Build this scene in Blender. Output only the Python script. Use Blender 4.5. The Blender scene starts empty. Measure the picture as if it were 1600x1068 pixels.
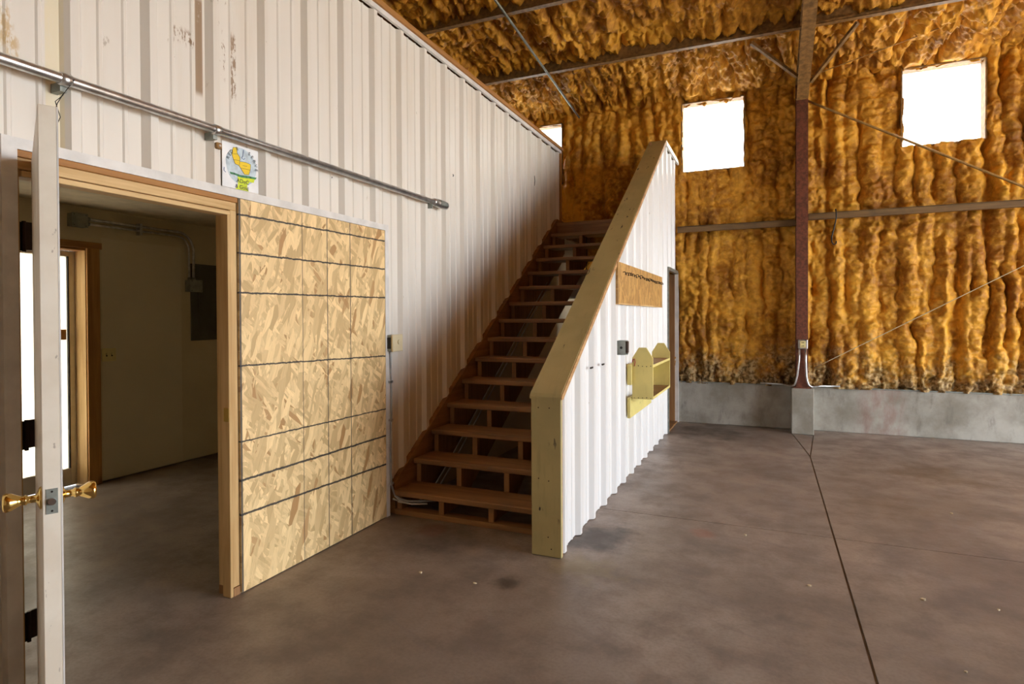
import bpy, bmesh, math, random
import numpy as np
from mathutils import Vector, Matrix

random.seed(7)
rng = np.random.default_rng(11)
scene = bpy.context.scene
COL = scene.collection
R = math.radians

# ------------------------------------------------------------------ camera
EYE = Vector((0.0, 0.0, 1.45))
YAW, PITCH, ROLL, FPX, CY = R(23.5), R(-0.58), R(-0.27), 922.0, 504.0
fw = Vector((-math.sin(YAW) * math.cos(PITCH), math.cos(YAW) * math.cos(PITCH), math.sin(PITCH)))
rt = Vector((math.cos(YAW), math.sin(YAW), 0))
up = rt.cross(fw)
rt, up = rt * math.cos(ROLL) + up * math.sin(ROLL), up * math.cos(ROLL) - rt * math.sin(ROLL)
cam_data = bpy.data.cameras.new('camera')
cam = bpy.data.objects.new('camera', cam_data)
COL.objects.link(cam)
cam.matrix_world = Matrix((
    (rt.x, up.x, -fw.x, EYE.x), (rt.y, up.y, -fw.y, EYE.y), (rt.z, up.z, -fw.z, EYE.z), (0, 0, 0, 1)))
cam_data.sensor_width = 36.0
cam_data.lens = FPX / 1600 * 36.0
cam_data.shift_y = -(534 - CY) / 1600
cam_data.clip_start = 0.05
scene.camera = cam

# ------------------------------------------------------------------ light
world = bpy.data.worlds.new('sky')
scene.world = world
world.use_nodes = True
bg = world.node_tree.nodes['Background']
bg.inputs['Color'].default_value = (0.86, 0.93, 1.0, 1)
bg.inputs['Strength'].default_value = 5.0
sun_d = bpy.data.lights.new('sun_offscreen', 'SUN')
sun_d.energy = 9.0
sun_d.angle = R(0.6)
sun_d.color = (1.0, 0.95, 0.86)
sun = bpy.data.objects.new('sun_offscreen', sun_d)
COL.objects.link(sun)
sun.rotation_euler = Vector((-0.50, 0.28, -0.82)).to_track_quat('-Z', 'Y').to_euler()

def portal(loc, rot, sx, sy):
    d = bpy.data.lights.new('doorway_right_offscreen', 'AREA')
    d.shape = 'RECTANGLE'
    d.size, d.size_y = sx, sy
    d.cycles.is_portal = True
    o = bpy.data.objects.new('doorway_right_offscreen', d)
    COL.objects.link(o)
    o.location = loc
    o.rotation_euler = rot
EAST_X, SOUTH_Y, NORTH_Y, WEST_X = 7.6, -4.0, 8.45, -5.6
ED = (1.2, 8.2, 3.7)           # big roll-up opening in the east wall: y0, y1, height
portal((EAST_X + 0.05, (ED[0] + ED[1]) / 2, ED[2] / 2), (0, R(90), 0), ED[2], ED[1] - ED[0])

vs = scene.view_settings
vs.view_transform = 'Standard'
vs.look = 'None'
vs.exposure = 1.5
vs.gamma = 1.0
vs.use_curve_mapping = False
scene.cycles.max_bounces = 10
scene.cycles.diffuse_bounces = 7
scene.cycles.use_denoising = True
scene.cycles.sample_clamp_indirect = 12.0

# ------------------------------------------------------------------ material helpers
class NT:
    def __init__(s, name, rough=0.6, metal=0.0, spec=0.5):
        s.m = bpy.data.materials.new(name)
        s.m.use_nodes = True
        s.t = s.m.node_tree
        s.b = s.t.nodes['Principled BSDF']
        s.b.inputs['Roughness'].default_value = rough
        s.b.inputs['Metallic'].default_value = metal
        s.b.inputs['Specular IOR Level'].default_value = spec
        s._pos = None
    def n(s, typ, **kw):
        nd = s.t.nodes.new(typ)
        for k, v in kw.items():
            setattr(nd, k, v)
        return nd
    def l(s, a, b):
        s.t.links.new(a, b)
    def put(s, sock, v):
        if hasattr(v, 'is_output') or isinstance(v, bpy.types.NodeSocket):
            s.l(v, sock)
        elif isinstance(v, (tuple, list)) and len(v) == 3 and sock.type == 'RGBA':
            sock.default_value = (*v, 1)
        else:
            sock.default_value = v
    def pos(s):
        if s._pos is None:
            s._pos = s.n('ShaderNodeNewGeometry').outputs['Position']
        return s._pos
    def mapped(s, scale=(1, 1, 1), rot=(0, 0, 0), loc=(0, 0, 0), vec=None):
        if any(rot):
            m0 = s.n('ShaderNodeMapping')
            s.l(vec if vec is not None else s.pos(), m0.inputs['Vector'])
            m0.inputs['Rotation'].default_value = rot
            vec, rot = m0.outputs['Vector'], (0, 0, 0)
        m = s.n('ShaderNodeMapping')
        s.l(vec if vec is not None else s.pos(), m.inputs['Vector'])
        m.inputs['Scale'].default_value = scale
        m.inputs['Rotation'].default_value = rot
        m.inputs['Location'].default_value = loc
        return m.outputs['Vector']
    def noise(s, vec=None, scale=5.0, detail=4.0, rough=0.55, dist=0.0):
        n = s.n('ShaderNodeTexNoise')
        s.l(vec if vec is not None else s.pos(), n.inputs['Vector'])
        n.inputs['Scale'].default_value = scale
        n.inputs['Detail'].default_value = detail
        n.inputs['Roughness'].default_value = rough
        n.inputs['Distortion'].default_value = dist
        return n.outputs['Fac']
    def vor(s, vec, scale=10.0):
        n = s.n('ShaderNodeTexVoronoi')
        s.l(vec, n.inputs['Vector'])
        n.inputs['Scale'].default_value = scale
        return n.outputs['Color'], n.outputs['Distance']
    def math(s, op, a, b=0.0, c=0.0, clamp=False):
        n = s.n('ShaderNodeMath', operation=op)
        n.use_clamp = clamp
        s.put(n.inputs[0], a); s.put(n.inputs[1], b); s.put(n.inputs[2], c)
        return n.outputs[0]
    def rng(s, v, a, b, c=0.0, d=1.0, smooth=True):
        n = s.n('ShaderNodeMapRange')
        n.interpolation_type = 'SMOOTHSTEP' if smooth else 'LINEAR'
        s.put(n.inputs[0], v)
        for i, x in enumerate((a, b, c, d)):
            n.inputs[i + 1].default_value = x
        return n.outputs[0]
    def mix(s, fac, a, b):
        n = s.n('ShaderNodeMix', data_type='RGBA')
        s.put(n.inputs[0], fac); s.put(n.inputs[6], a); s.put(n.inputs[7], b)
        return n.outputs[2]
    def sep(s, vec=None):
        n = s.n('ShaderNodeSeparateXYZ')
        s.l(vec if vec is not None else s.pos(), n.inputs[0])
        return n.outputs
    def bump(s, h, strength=0.3, dist=0.01):
        n = s.n('ShaderNodeBump')
        n.inputs['Strength'].default_value = strength
        n.inputs['Distance'].default_value = dist
        s.l(h, n.inputs['Height'])
        s.l(n.outputs[0], s.b.inputs['Normal'])
    def color(s, c):
        s.put(s.b.inputs['Base Color'], c)
        return s.m
    def band(s, v, c, half, soft):
        """1 inside |v-c|<half"""
        d = s.math('ABSOLUTE', s.math('SUBTRACT', v, c))
        return s.rng(d, half, half + soft, 1.0, 0.0)

def plain(name, col, rough=0.6, metal=0.0, var=0.12, scale=9.0):
    t = NT(name, rough, metal)
    f = t.noise(scale=scale, detail=5)
    dark = tuple(c * (1 - 2.2 * var) for c in col)
    light = tuple(min(1, c * (1 + var)) for c in col)
    return t.color(t.mix(t.rng(f, 0.3, 0.7), dark, light))

def wood(name, c1, c2, axis, rough=0.65, grain=16.0, dirt=0.0, knots=0.0):
    t = NT(name, rough)
    sc = [grain, grain, grain]
    sc['xyz'.index(axis)] = grain * 0.06
    v = t.mapped(tuple(sc))
    f = t.noise(v, 1.0, 6, 0.6, 0.6)
    f2 = t.noise(t.mapped(tuple(x * 3.5 for x in sc)), 1.0, 3, 0.6)
    g = t.math('ADD', t.math('MULTIPLY', f, 0.7), t.math('MULTIPLY', f2, 0.3))
    col = t.mix(t.rng(g, 0.33, 0.67), c1, c2)
    if knots:
        kv = [4.0, 4.0, 4.0]
        kv['xyz'.index(axis)] = 1.6
        _, d = t.vor(t.mapped(tuple(kv)), 1.0)
        col = t.mix(t.rng(d, 0.05, 0.13, knots, 0.0), col, tuple(x * 0.28 for x in c1))
    if dirt:
        d = t.noise(scale=3.2, detail=6, rough=0.65)
        col = t.mix(t.rng(d, 0.48, 0.72, 0.0, dirt), col, (0.06, 0.045, 0.03))
    t.bump(g, 0.25, 0.004)
    return t.color(col)

def painted_wood(name, col, wear):
    t = NT(name, 0.5)
    f = t.noise(t.mapped((3, 3, 3)), 1.0, 5)
    c = t.mix(t.rng(f, 0.3, 0.7), tuple(x * 0.82 for x in col), col)
    streak = t.noise(t.mapped((26, 4, 3.0)), 1.0, 5, 0.6)
    c = t.mix(t.rng(streak, 0.56, 0.75, 0.0, 0.35), c, tuple(x * 0.5 for x in col))
    ch = t.noise(t.mapped((30, 9, 9), rot=(0.5, 0, 0)), 1.0, 3, 0.5)
    big = t.noise(scale=2.7, detail=2)
    k = t.math('MULTIPLY', t.rng(ch, 0.66, 0.70), t.rng(big, 0.48, 0.62))
    c = t.mix(t.math('MULTIPLY', k, wear), c, (0.035, 0.025, 0.02))
    return t.color(c)

# ------------------------------------------------------------------ materials
M = {}
def mk_siding(name, base, stain):
    t = NT(name, 0.36)
    st = t.noise(t.mapped((1, 7, 0.6)), 1.0, 6, 0.6)
    c = t.mix(t.rng(st, 0.45, 0.75, 0.0, 0.45), base, tuple(b * k for b, k in zip(base, (0.86, 0.80, 0.70))))
    sp = t.noise(t.mapped((20, 20, 9)), 1.0, 4, 0.6)
    c = t.mix(t.rng(sp, 0.70, 0.76, 0.0, 0.5), c, (0.30, 0.22, 0.13))
    if stain:
        x, y, z = t.sep()
        ragged = t.noise(t.mapped((1, 60, 25)), 1.0, 5, 0.65)
        for (yc, hy, zc, hz, cut) in ((2.068, 0.016, 2.79, 0.215, 0.26), (1.985, 0.05, 2.803, 0.012, 0.50),
                                      (2.27, 0.014, 2.76, 0.15, 0.42), (2.205, 0.012, 2.80, 0.10, 0.55),
                                      (2.165, 0.008, 2.98, 0.16, 0.58), (1.94, 0.006, 2.77, 0.09, 0.58)):
            k = t.math('MULTIPLY', t.band(y, yc, hy, 0.008), t.band(z, zc, hz, 0.04))
            k = t.math('MULTIPLY', k, t.rng(ragged, cut, cut + 0.1))
            c = t.mix(t.math('MULTIPLY', k, 0.85), c, (0.26, 0.15, 0.065))
        for (yc, hy, zc, hz) in ((1.262, 0.012, 2.53, 0.05), (1.28, 0.012, 2.44, 0.04)):
            k = t.math('MULTIPLY', t.band(y, yc, hy, 0.02), t.band(z, zc, hz, 0.05))
            c = t.mix(t.math('MULTIPLY', k, t.rng(ragged, 0.42, 0.6, 0, 0.7)), c, (0.55, 0.36, 0.12))
        # translucent-looking cream filler strip
        k = t.math('MULTIPLY', t.band(y, 1.42, 0.028, 0.004), t.rng(ragged, 0.2, 0.5, 0.3, 0.6))
        c = t.mix(k, c, (0.80, 0.70, 0.44))
    dn = t.noise(scale=5.0, detail=2)
    t.bump(dn, 0.12, 0.01)
    return t.color(c)
M['siding'] = mk_siding('cream_metal_siding', (0.78, 0.735, 0.665), True)
M['siding_white'] = mk_siding('white_metal_siding', (0.74, 0.73, 0.72), False)
M['trim'] = plain('white_metal_trim', (0.74, 0.72, 0.69), 0.4, 0, 0.06)

def mk_floor():
    t = NT('stained_concrete', 0.42, 0, 0.4)
    big = t.noise(scale=0.7, detail=5, rough=0.6, dist=0.4)
    mid = t.noise(scale=3.5, detail=7, rough=0.65)
    c = t.mix(t.rng(big, 0.3, 0.7), (0.205, 0.162, 0.132), (0.345, 0.280, 0.235))
    c = t.mix(t.rng(mid, 0.38, 0.70, 0.0, 0.7), c, (0.145, 0.115, 0.096))
    sw = t.noise(t.mapped((1.2, 7.0, 1), rot=(0, 0, 0.35)), 1.0, 5, 0.6, 1.0)
    c = t.mix(t.rng(sw, 0.52, 0.72, 0.0, 0.45), c, (0.175, 0.142, 0.135))
    fine = t.noise(scale=60, detail=3)
    c = t.mix(t.rng(fine, 0.35, 0.75, 0.0, 0.32), c, (0.14, 0.105, 0.08))
    x, y, z = t.sep()
    rag = t.noise(scale=4.0, detail=6, rough=0.65)
    for (sx, sy, r, k, col) in ((-1.31, 2.92, 0.10, 0.75, (0.05, 0.04, 0.03)), (-1.02, 3.75, 0.26, 0.7, (0.045, 0.04, 0.04)),
                                (-0.75, 7.75, 0.55, 0.75, (0.06, 0.045, 0.035)), (1.35, 6.45, 0.42, 0.55, (0.12, 0.075, 0.04)),
                                (0.85, 5.2, 0.3, 0.35, (0.12, 0.08, 0.05)), (-1.95, 3.35, 0.3, 0.5, (0.06, 0.05, 0.045)),
                                (0.0, 3.2, 0.26, 0.3, (0.1, 0.08, 0.07)), (-0.95, 3.3, 0.22, 0.4, (0.30, 0.25, 0.12)),
                                (1.3, 4.0, 0.8, 0.35, (0.13, 0.10, 0.10)), (-2.1, 3.45, 0.12, 0.35, (0.22, 0.07, 0.05)),
                                (-0.4, 4.1, 0.09, 0.4, (0.32, 0.12, 0.08))):
        dx = t.math('SUBTRACT', x, sx); dy = t.math('SUBTRACT', y, sy)
        d = t.math('SQRT', t.math('ADD', t.math('MULTIPLY', dx, dx), t.math('MULTIPLY', dy, dy)))
        d = t.math('ADD', d, t.math('MULTIPLY', t.math('SUBTRACT', rag, 0.5), r * 2.6))
        c = t.mix(t.rng(d, r * 0.35, r * 1.15, k, 0.0), c, col)
    t.l(t.rng(mid, 0.3, 0.7, 0.34, 0.55), t.b.inputs['Roughness'])
    t.bump(t.math('ADD', fine, t.math('MULTIPLY', mid, 2.0)), 0.10, 0.004)
    return t.color(c)
M['floor'] = mk_floor()
M['joint'] = plain('joint_filler', (0.15, 0.10, 0.06), 0.9)

def mk_concrete():
    t = NT('old_concrete', 0.8)
    a = t.noise(scale=2.2, detail=7, rough=0.62)
    b = t.noise(t.mapped((9, 9, 3)), 1.0, 6, 0.7)
    c = t.mix(t.rng(a, 0.3, 0.7), (0.235, 0.215, 0.17), (0.43, 0.41, 0.36))
    c = t.mix(t.rng(b, 0.5, 0.75, 0, 0.6), c, (0.14, 0.12, 0.10))
    x, y, z = t.sep()
    k = t.math('MULTIPLY', t.band(x, 1.25, 0.12, 0.2), t.rng(b, 0.35, 0.6, 0, 0.5))
    c = t.mix(k, c, (0.30, 0.16, 0.13))
    t.bump(b, 0.3, 0.006)
    return t.color(c)
M['concrete'] = mk_concrete()

def mk_foam(name, dirt_bottom, age=1.0):
    t = NT(name, 0.5, 0, 0.22)
    a = t.noise(scale=2.1, detail=6, rough=0.6, dist=0.3)
    b = t.noise(scale=16, detail=5, rough=0.6)
    s = t.math('ADD', t.math('MULTIPLY', a, 0.65), t.math('MULTIPLY', b, 0.35))
    c = t.mix(t.rng(s, 0.36, 0.62), tuple(k * age for k in (0.31, 0.115, 0.010)), tuple(k * age for k in (0.74, 0.37, 0.040)))
    c = t.mix(t.rng(b, 0.55, 0.75, 0, 0.5), c, tuple(k * age for k in (0.82, 0.47, 0.075)))
    # scorched / dirty patches
    d = t.noise(scale=1.3, detail=7, rough=0.68, dist=0.5)
    c = t.mix(t.rng(d, 0.58, 0.70, 0, 0.55), c, (0.13, 0.045, 0.008))
    if dirt_bottom:
        x, y, z = t.sep()
        e = t.math('ADD', z, t.math('MULTIPLY', t.math('SUBTRACT', t.noise(scale=5, detail=6, rough=0.65), 0.5), 1.5))
        k = t.rng(e, 0.58, 1.10, 0.8, 0.0)
        g = t.mix(t.rng(t.noise(scale=22, detail=4), 0.42, 0.6), (0.06, 0.04, 0.02), (0.42, 0.32, 0.17))
        c = t.mix(k, c, g)
    t.bump(t.math('ADD', b, t.noise(scale=45, detail=4, rough=0.7)), 0.5, 0.012)
    return t.color(c)
M['foam'] = mk_foam('spray_foam', True)
M['foam_roof'] = mk_foam('spray_foam_roof', False)

def mk_osb(name, lines, tint=1.0, base=(0.62, 0.42, 0.185)):
    t = NT(name, 0.55)
    base = tuple(b * tint for b in base)
    p = t.pos()
    warp = t.n('ShaderNodeVectorMath', operation='SCALE')
    nz = t.n('ShaderNodeTexNoise'); nz.inputs['Scale'].default_value = 6.0
    t.l(p, nz.inputs['Vector']); t.l(nz.outputs['Color'], warp.inputs[0]); warp.inputs['Scale'].default_value = 0.05
    add = t.n('ShaderNodeVectorMath', operation='ADD'); t.l(p, add.inputs[0]); t.l(warp.outputs[0], add.inputs[1])
    c = None
    for i, (ang, sl, sw) in enumerate(((0.12, 8, 34), (-0.35, 9, 40), (0.62, 8, 36), (-0.85, 10, 44), (0.3, 7, 30))):
        v = t.mapped((0.001, sw, sl), rot=(ang, 0, 0), loc=(0.0, i * 3.1, i * 1.7), vec=add.outputs[0])
        colr, dist = t.vor(v, 1.0)
        r = t.sep(colr)
        strand = t.noise(t.mapped((0.001, sw * 5, sl * 0.8), rot=(ang, 0, 0), vec=add.outputs[0]), 1.0, 3, 0.6)
        shade = t.mix(r[0], tuple(b * 0.80 for b in base), tuple(min(1, b * k) for b, k in zip(base, (1.38, 1.50, 1.72))))
        shade = t.mix(t.rng(strand, 0.45, 0.75, 0.0, 0.38), shade, tuple(b * k for b, k in zip(base, (0.62, 0.55, 0.45))))
        shade = t.mix(t.rng(r[2], 0.93, 0.95, 0.0, 0.7), shade, (0.34 * tint, 0.16 * tint, 0.045 * tint))
        c = shade if c is None else t.mix(t.rng(r[1], 0.52, 0.60), c, shade)
    grain = t.noise(t.mapped((1, 60, 14)), 1.0, 4, 0.6)
    c = t.mix(t.rng(grain, 0.55, 0.8, 0, 0.35), c, tuple(b * 0.55 for b in base))
    if lines:
        x, y, z = t.sep()
        wob = t.math('MULTIPLY', t.math('SUBTRACT', t.noise(scale=25, detail=4, rough=0.7), 0.5), 0.016)
        zz = t.math('ADD', z, wob)
        for z0, z1, h in ((1.992, 2.000, 0.0050), (1.791, 1.798, 0.0048), (1.583, 1.592, 0.0048), (1.200, 1.172, 0.0045),
                          (0.800, 0.788, 0.0040), (0.596, 0.594, 0.0060), (0.415, 0.388, 0.0060)):
            zl = t.math('ADD', t.math('MULTIPLY', t.math('SUBTRACT', y, 2.27), (z1 - z0) / 1.26), z0)
            d = t.math('ABSOLUTE', t.math('SUBTRACT', zz, zl))
            c = t.mix(t.rng(d, h * 0.7, h * 1.3, 0.95, 0.0), c, (0.012, 0.011, 0.012))
        for yy, h in ((2.724, 0.0022), (2.940, 0.0034), (3.162, 0.0034), (2.272, 0.006)):
            d = t.math('ABSOLUTE', t.math('SUBTRACT', y, yy))
            c = t.mix(t.rng(d, h * 0.6, h * 1.4, 0.9, 0.0), c, (0.012, 0.012, 0.02))
    t.bump(grain, 0.15, 0.003)
    return t.color(c)
M['osb'] = mk_osb('oriented_strand_board', True, 1.12)
M['osb_plain'] = mk_osb('weathered_strand_board', False, 0.80, (0.56, 0.30, 0.085))

M['pine_y'] = wood('pine_grain_y', (0.50, 0.29, 0.10), (0.72, 0.50, 0.24), 'y', knots=0.5)
M['pine_z'] = wood('pine_grain_z', (0.50, 0.30, 0.11), (0.70, 0.48, 0.22), 'z', knots=0.5)
M['pine_dark_y'] = wood('amber_pine_y', (0.30, 0.12, 0.025), (0.46, 0.22, 0.06), 'y', knots=0.4)
M['pine_dark_z'] = wood('amber_pine_z', (0.38, 0.17, 0.04), (0.55, 0.28, 0.08), 'z', knots=0.5)
M['stair_x'] = wood('stair_wood_x', (0.19, 0.088, 0.028), (0.34, 0.172, 0.062), 'x', 0.55, 14, dirt=0.35)
M['stair_z'] = wood('stair_wood_z', (0.22, 0.10, 0.032), (0.36, 0.180, 0.066), 'z', 0.7, 14, dirt=0.3)
M['stair_skirt'] = wood('stair_skirt_wood', (0.20, 0.095, 0.030), (0.35, 0.175, 0.064), 'y', 0.75, 12, dirt=0.4)
M['raw_edge'] = wood('raw_wood_edge', (0.34, 0.17, 0.06), (0.55, 0.32, 0.13), 'y', 0.7, 18)
M['under_wood'] = M['stair_z']
M['girt'] = wood('dusty_girt', (0.11, 0.058, 0.02), (0.27, 0.16, 0.06), 'x', 0.75, 7, dirt=0.5)
M['tan_paint'] = painted_wood('tan_paint', (0.50, 0.43, 0.20), 1.0)
M['yellow_paint'] = painted_wood('yellow_paint', (0.78, 0.65, 0.22), 0.35)
M['primer'] = plain('red_oxide_primer', (0.155, 0.047, 0.024), 0.5, 0, 0.2, 30)
M['primer_dark'] = plain('dusty_brown_steel', (0.27, 0.145, 0.045), 0.6, 0, 0.2, 20)
M['galv'] = plain('galvanised_steel', (0.62, 0.62, 0.62), 0.28, 0.9, 0.12, 20)
M['galv_dull'] = plain('dull_galvanised_box', (0.30, 0.32, 0.29), 0.5, 0.6, 0.1, 20)
M['black_metal'] = plain('black_metal', (0.02, 0.017, 0.014), 0.5, 0.3)
M['bronze'] = plain('dark_bronze', (0.045, 0.025, 0.015), 0.45, 0.6)
M['brass'] = plain('polished_brass', (0.86, 0.60, 0.20), 0.14, 1.0, 0.03)
M['chrome'] = plain('bright_steel', (0.70, 0.70, 0.72), 0.15, 1.0, 0.03)
M['cable_grey'] = plain('grey_cable', (0.36, 0.36, 0.36), 0.5)
M['cable_white'] = plain('white_cable', (0.62, 0.60, 0.55), 0.5)
M['cable_dark'] = plain('dark_cable', (0.05, 0.05, 0.05), 0.5)
M['cream'] = plain('cream_plastic', (0.72, 0.62, 0.40), 0.4, 0, 0.03)
M['ivory'] = plain('ivory_plastic', (0.74, 0.64, 0.30), 0.4, 0, 0.03)
M['panel_grey'] = plain('panel_grey', (0.10, 0.095, 0.075), 0.45, 0.2, 0.06)
M['white_shade'] = plain('white_enamel', (0.75, 0.72, 0.64), 0.4, 0, 0.03)
M['alu'] = plain('aluminium', (0.62, 0.60, 0.55), 0.4, 0.6, 0.05)
M['ground'] = plain('pale_gravel', (0.46, 0.41, 0.34), 0.9, 0, 0.08, 4)
M['outer'] = plain('plywood_lining', (0.50, 0.40, 0.28), 0.8, 0, 0.1, 3)
M['deck'] = wood('grey_deck', (0.45, 0.43, 0.40), (0.62, 0.60, 0.56), 'y', 0.8, 10)
M['red_tape'] = plain('red_tape', (0.42, 0.02, 0.02), 0.5)
M['rope'] = plain('ochre_rod', (0.34, 0.19, 0.05), 0.6, 0, 0.15, 30)
M['string'] = plain('pale_string', (0.50, 0.42, 0.26), 0.8, 0, 0.05)
M['chip'] = plain('pale_chip', (0.66, 0.55, 0.36), 0.8, 0, 0.1, 60)

def mk_drywall():
    t = NT('beige_drywall', 0.7)
    a = t.noise(scale=1.6, detail=6)
    c = t.mix(t.rng(a, 0.35, 0.7), (0.60, 0.51, 0.34), (0.68, 0.59, 0.41))
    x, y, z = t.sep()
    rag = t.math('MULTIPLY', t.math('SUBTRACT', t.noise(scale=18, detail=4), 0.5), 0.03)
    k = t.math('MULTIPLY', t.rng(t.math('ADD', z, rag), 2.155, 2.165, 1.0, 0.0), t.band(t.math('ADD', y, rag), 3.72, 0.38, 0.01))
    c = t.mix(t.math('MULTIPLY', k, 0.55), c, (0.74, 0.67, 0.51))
    return t.color(c)
M['drywall'] = mk_drywall()
M['room_ceiling'] = plain('tan_ceiling', (0.60, 0.51, 0.36), 0.8, 0, 0.06)
def mk_doorpaint():
    t = NT('worn_white_door_paint', 0.42)
    a = t.noise(scale=5, detail=5)
    c = t.mix(t.rng(a, 0.35, 0.7), (0.76, 0.68, 0.56), (0.86, 0.80, 0.69))
    b = t.noise(t.mapped((40, 40, 18)), 1.0, 4, 0.6)
    c = t.mix(t.rng(b, 0.68, 0.74, 0, 0.6), c, (0.25, 0.20, 0.15))
    return t.color(c)
M['door_paint'] = mk_doorpaint()

def mk_skylight():
    m = bpy.data.materials.new('translucent_fibreglass')
    m.use_nodes = True
    t = m.node_tree
    t.nodes.clear()
    out = t.nodes.new('ShaderNodeOutputMaterial')
    tr = t.nodes.new('ShaderNodeBsdfTranslucent')
    tr.inputs['Color'].default_value = (0.92, 0.91, 0.86, 1)
    df = t.nodes.new('ShaderNodeBsdfDiffuse')
    df.inputs['Color'].default_value = (0.8, 0.8, 0.75, 1)
    mx = t.nodes.new('ShaderNodeMixShader')
    mx.inputs[0].default_value = 0.2
    t.links.new(tr.outputs[0], mx.inputs[1]); t.links.new(df.outputs[0], mx.inputs[2])
    t.links.new(mx.outputs[0], out.inputs[0])
    return m
M['skylight'] = mk_skylight()
def mk_frost():
    m = bpy.data.materials.new('hazy_glass')
    m.use_nodes = True
    t = m.node_tree
    t.nodes.clear()
    out = t.nodes.new('ShaderNodeOutputMaterial')
    tr = t.nodes.new('ShaderNodeBsdfTranslucent')
    tr.inputs['Color'].default_value = (0.55, 0.50, 0.42, 1)
    df = t.nodes.new('ShaderNodeBsdfTransparent')
    df.inputs['Color'].default_value = (0.4, 0.4, 0.4, 1)
    mx = t.nodes.new('ShaderNodeMixShader')
    mx.inputs[0].default_value = 0.10
    t.links.new(tr.outputs[0], mx.inputs[1]); t.links.new(df.outputs[0], mx.inputs[2])
    t.links.new(mx.outputs[0], out.inputs[0])
    return m
M['frost'] = mk_frost()

# ------------------------------------------------------------------ mesh helpers
def world_loc(o):
    v = Vector((0, 0, 0))
    while o is not None:
        v = v + Vector(o.location)
        o = o.parent
    return v

def tag(o, label=None, cat=None, group=None, kind=None):
    for k, v in (('label', label), ('category', cat), ('group', group), ('kind', kind)):
        if v:
            o[k] = v
    return o

def thing(name, loc, label=None, cat=None, group=None, kind=None):
    o = bpy.data.objects.new(name, None)
    o.empty_display_size = 0.1
    COL.objects.link(o)
    o.location = loc
    return tag(o, label, cat, group, kind)

def mesh_obj(name, verts, faces, mat, parent=None, smooth=False, local=False):
    """verts in world metres (or in the parent's frame with local=True)"""
    v = np.asarray(verts, dtype=float)
    lo, hi = v.min(0), v.max(0)
    org = np.array([(lo[0] + hi[0]) / 2, (lo[1] + hi[1]) / 2, lo[2]])
    me = bpy.data.meshes.new(name)
    me.from_pydata((v - org).tolist(), [], faces)
    me.update()
    if smooth:
        me.polygons.foreach_set('use_smooth', [True] * len(me.polygons))
    me.materials.append(M[mat] if isinstance(mat, str) else mat)
    o = bpy.data.objects.new(name, me)
    COL.objects.link(o)
    base = Vector((0, 0, 0)) if (parent is None or local) else world_loc(parent)
    o.location = Vector(org.tolist()) - base
    o.parent = parent
    return o

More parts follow.
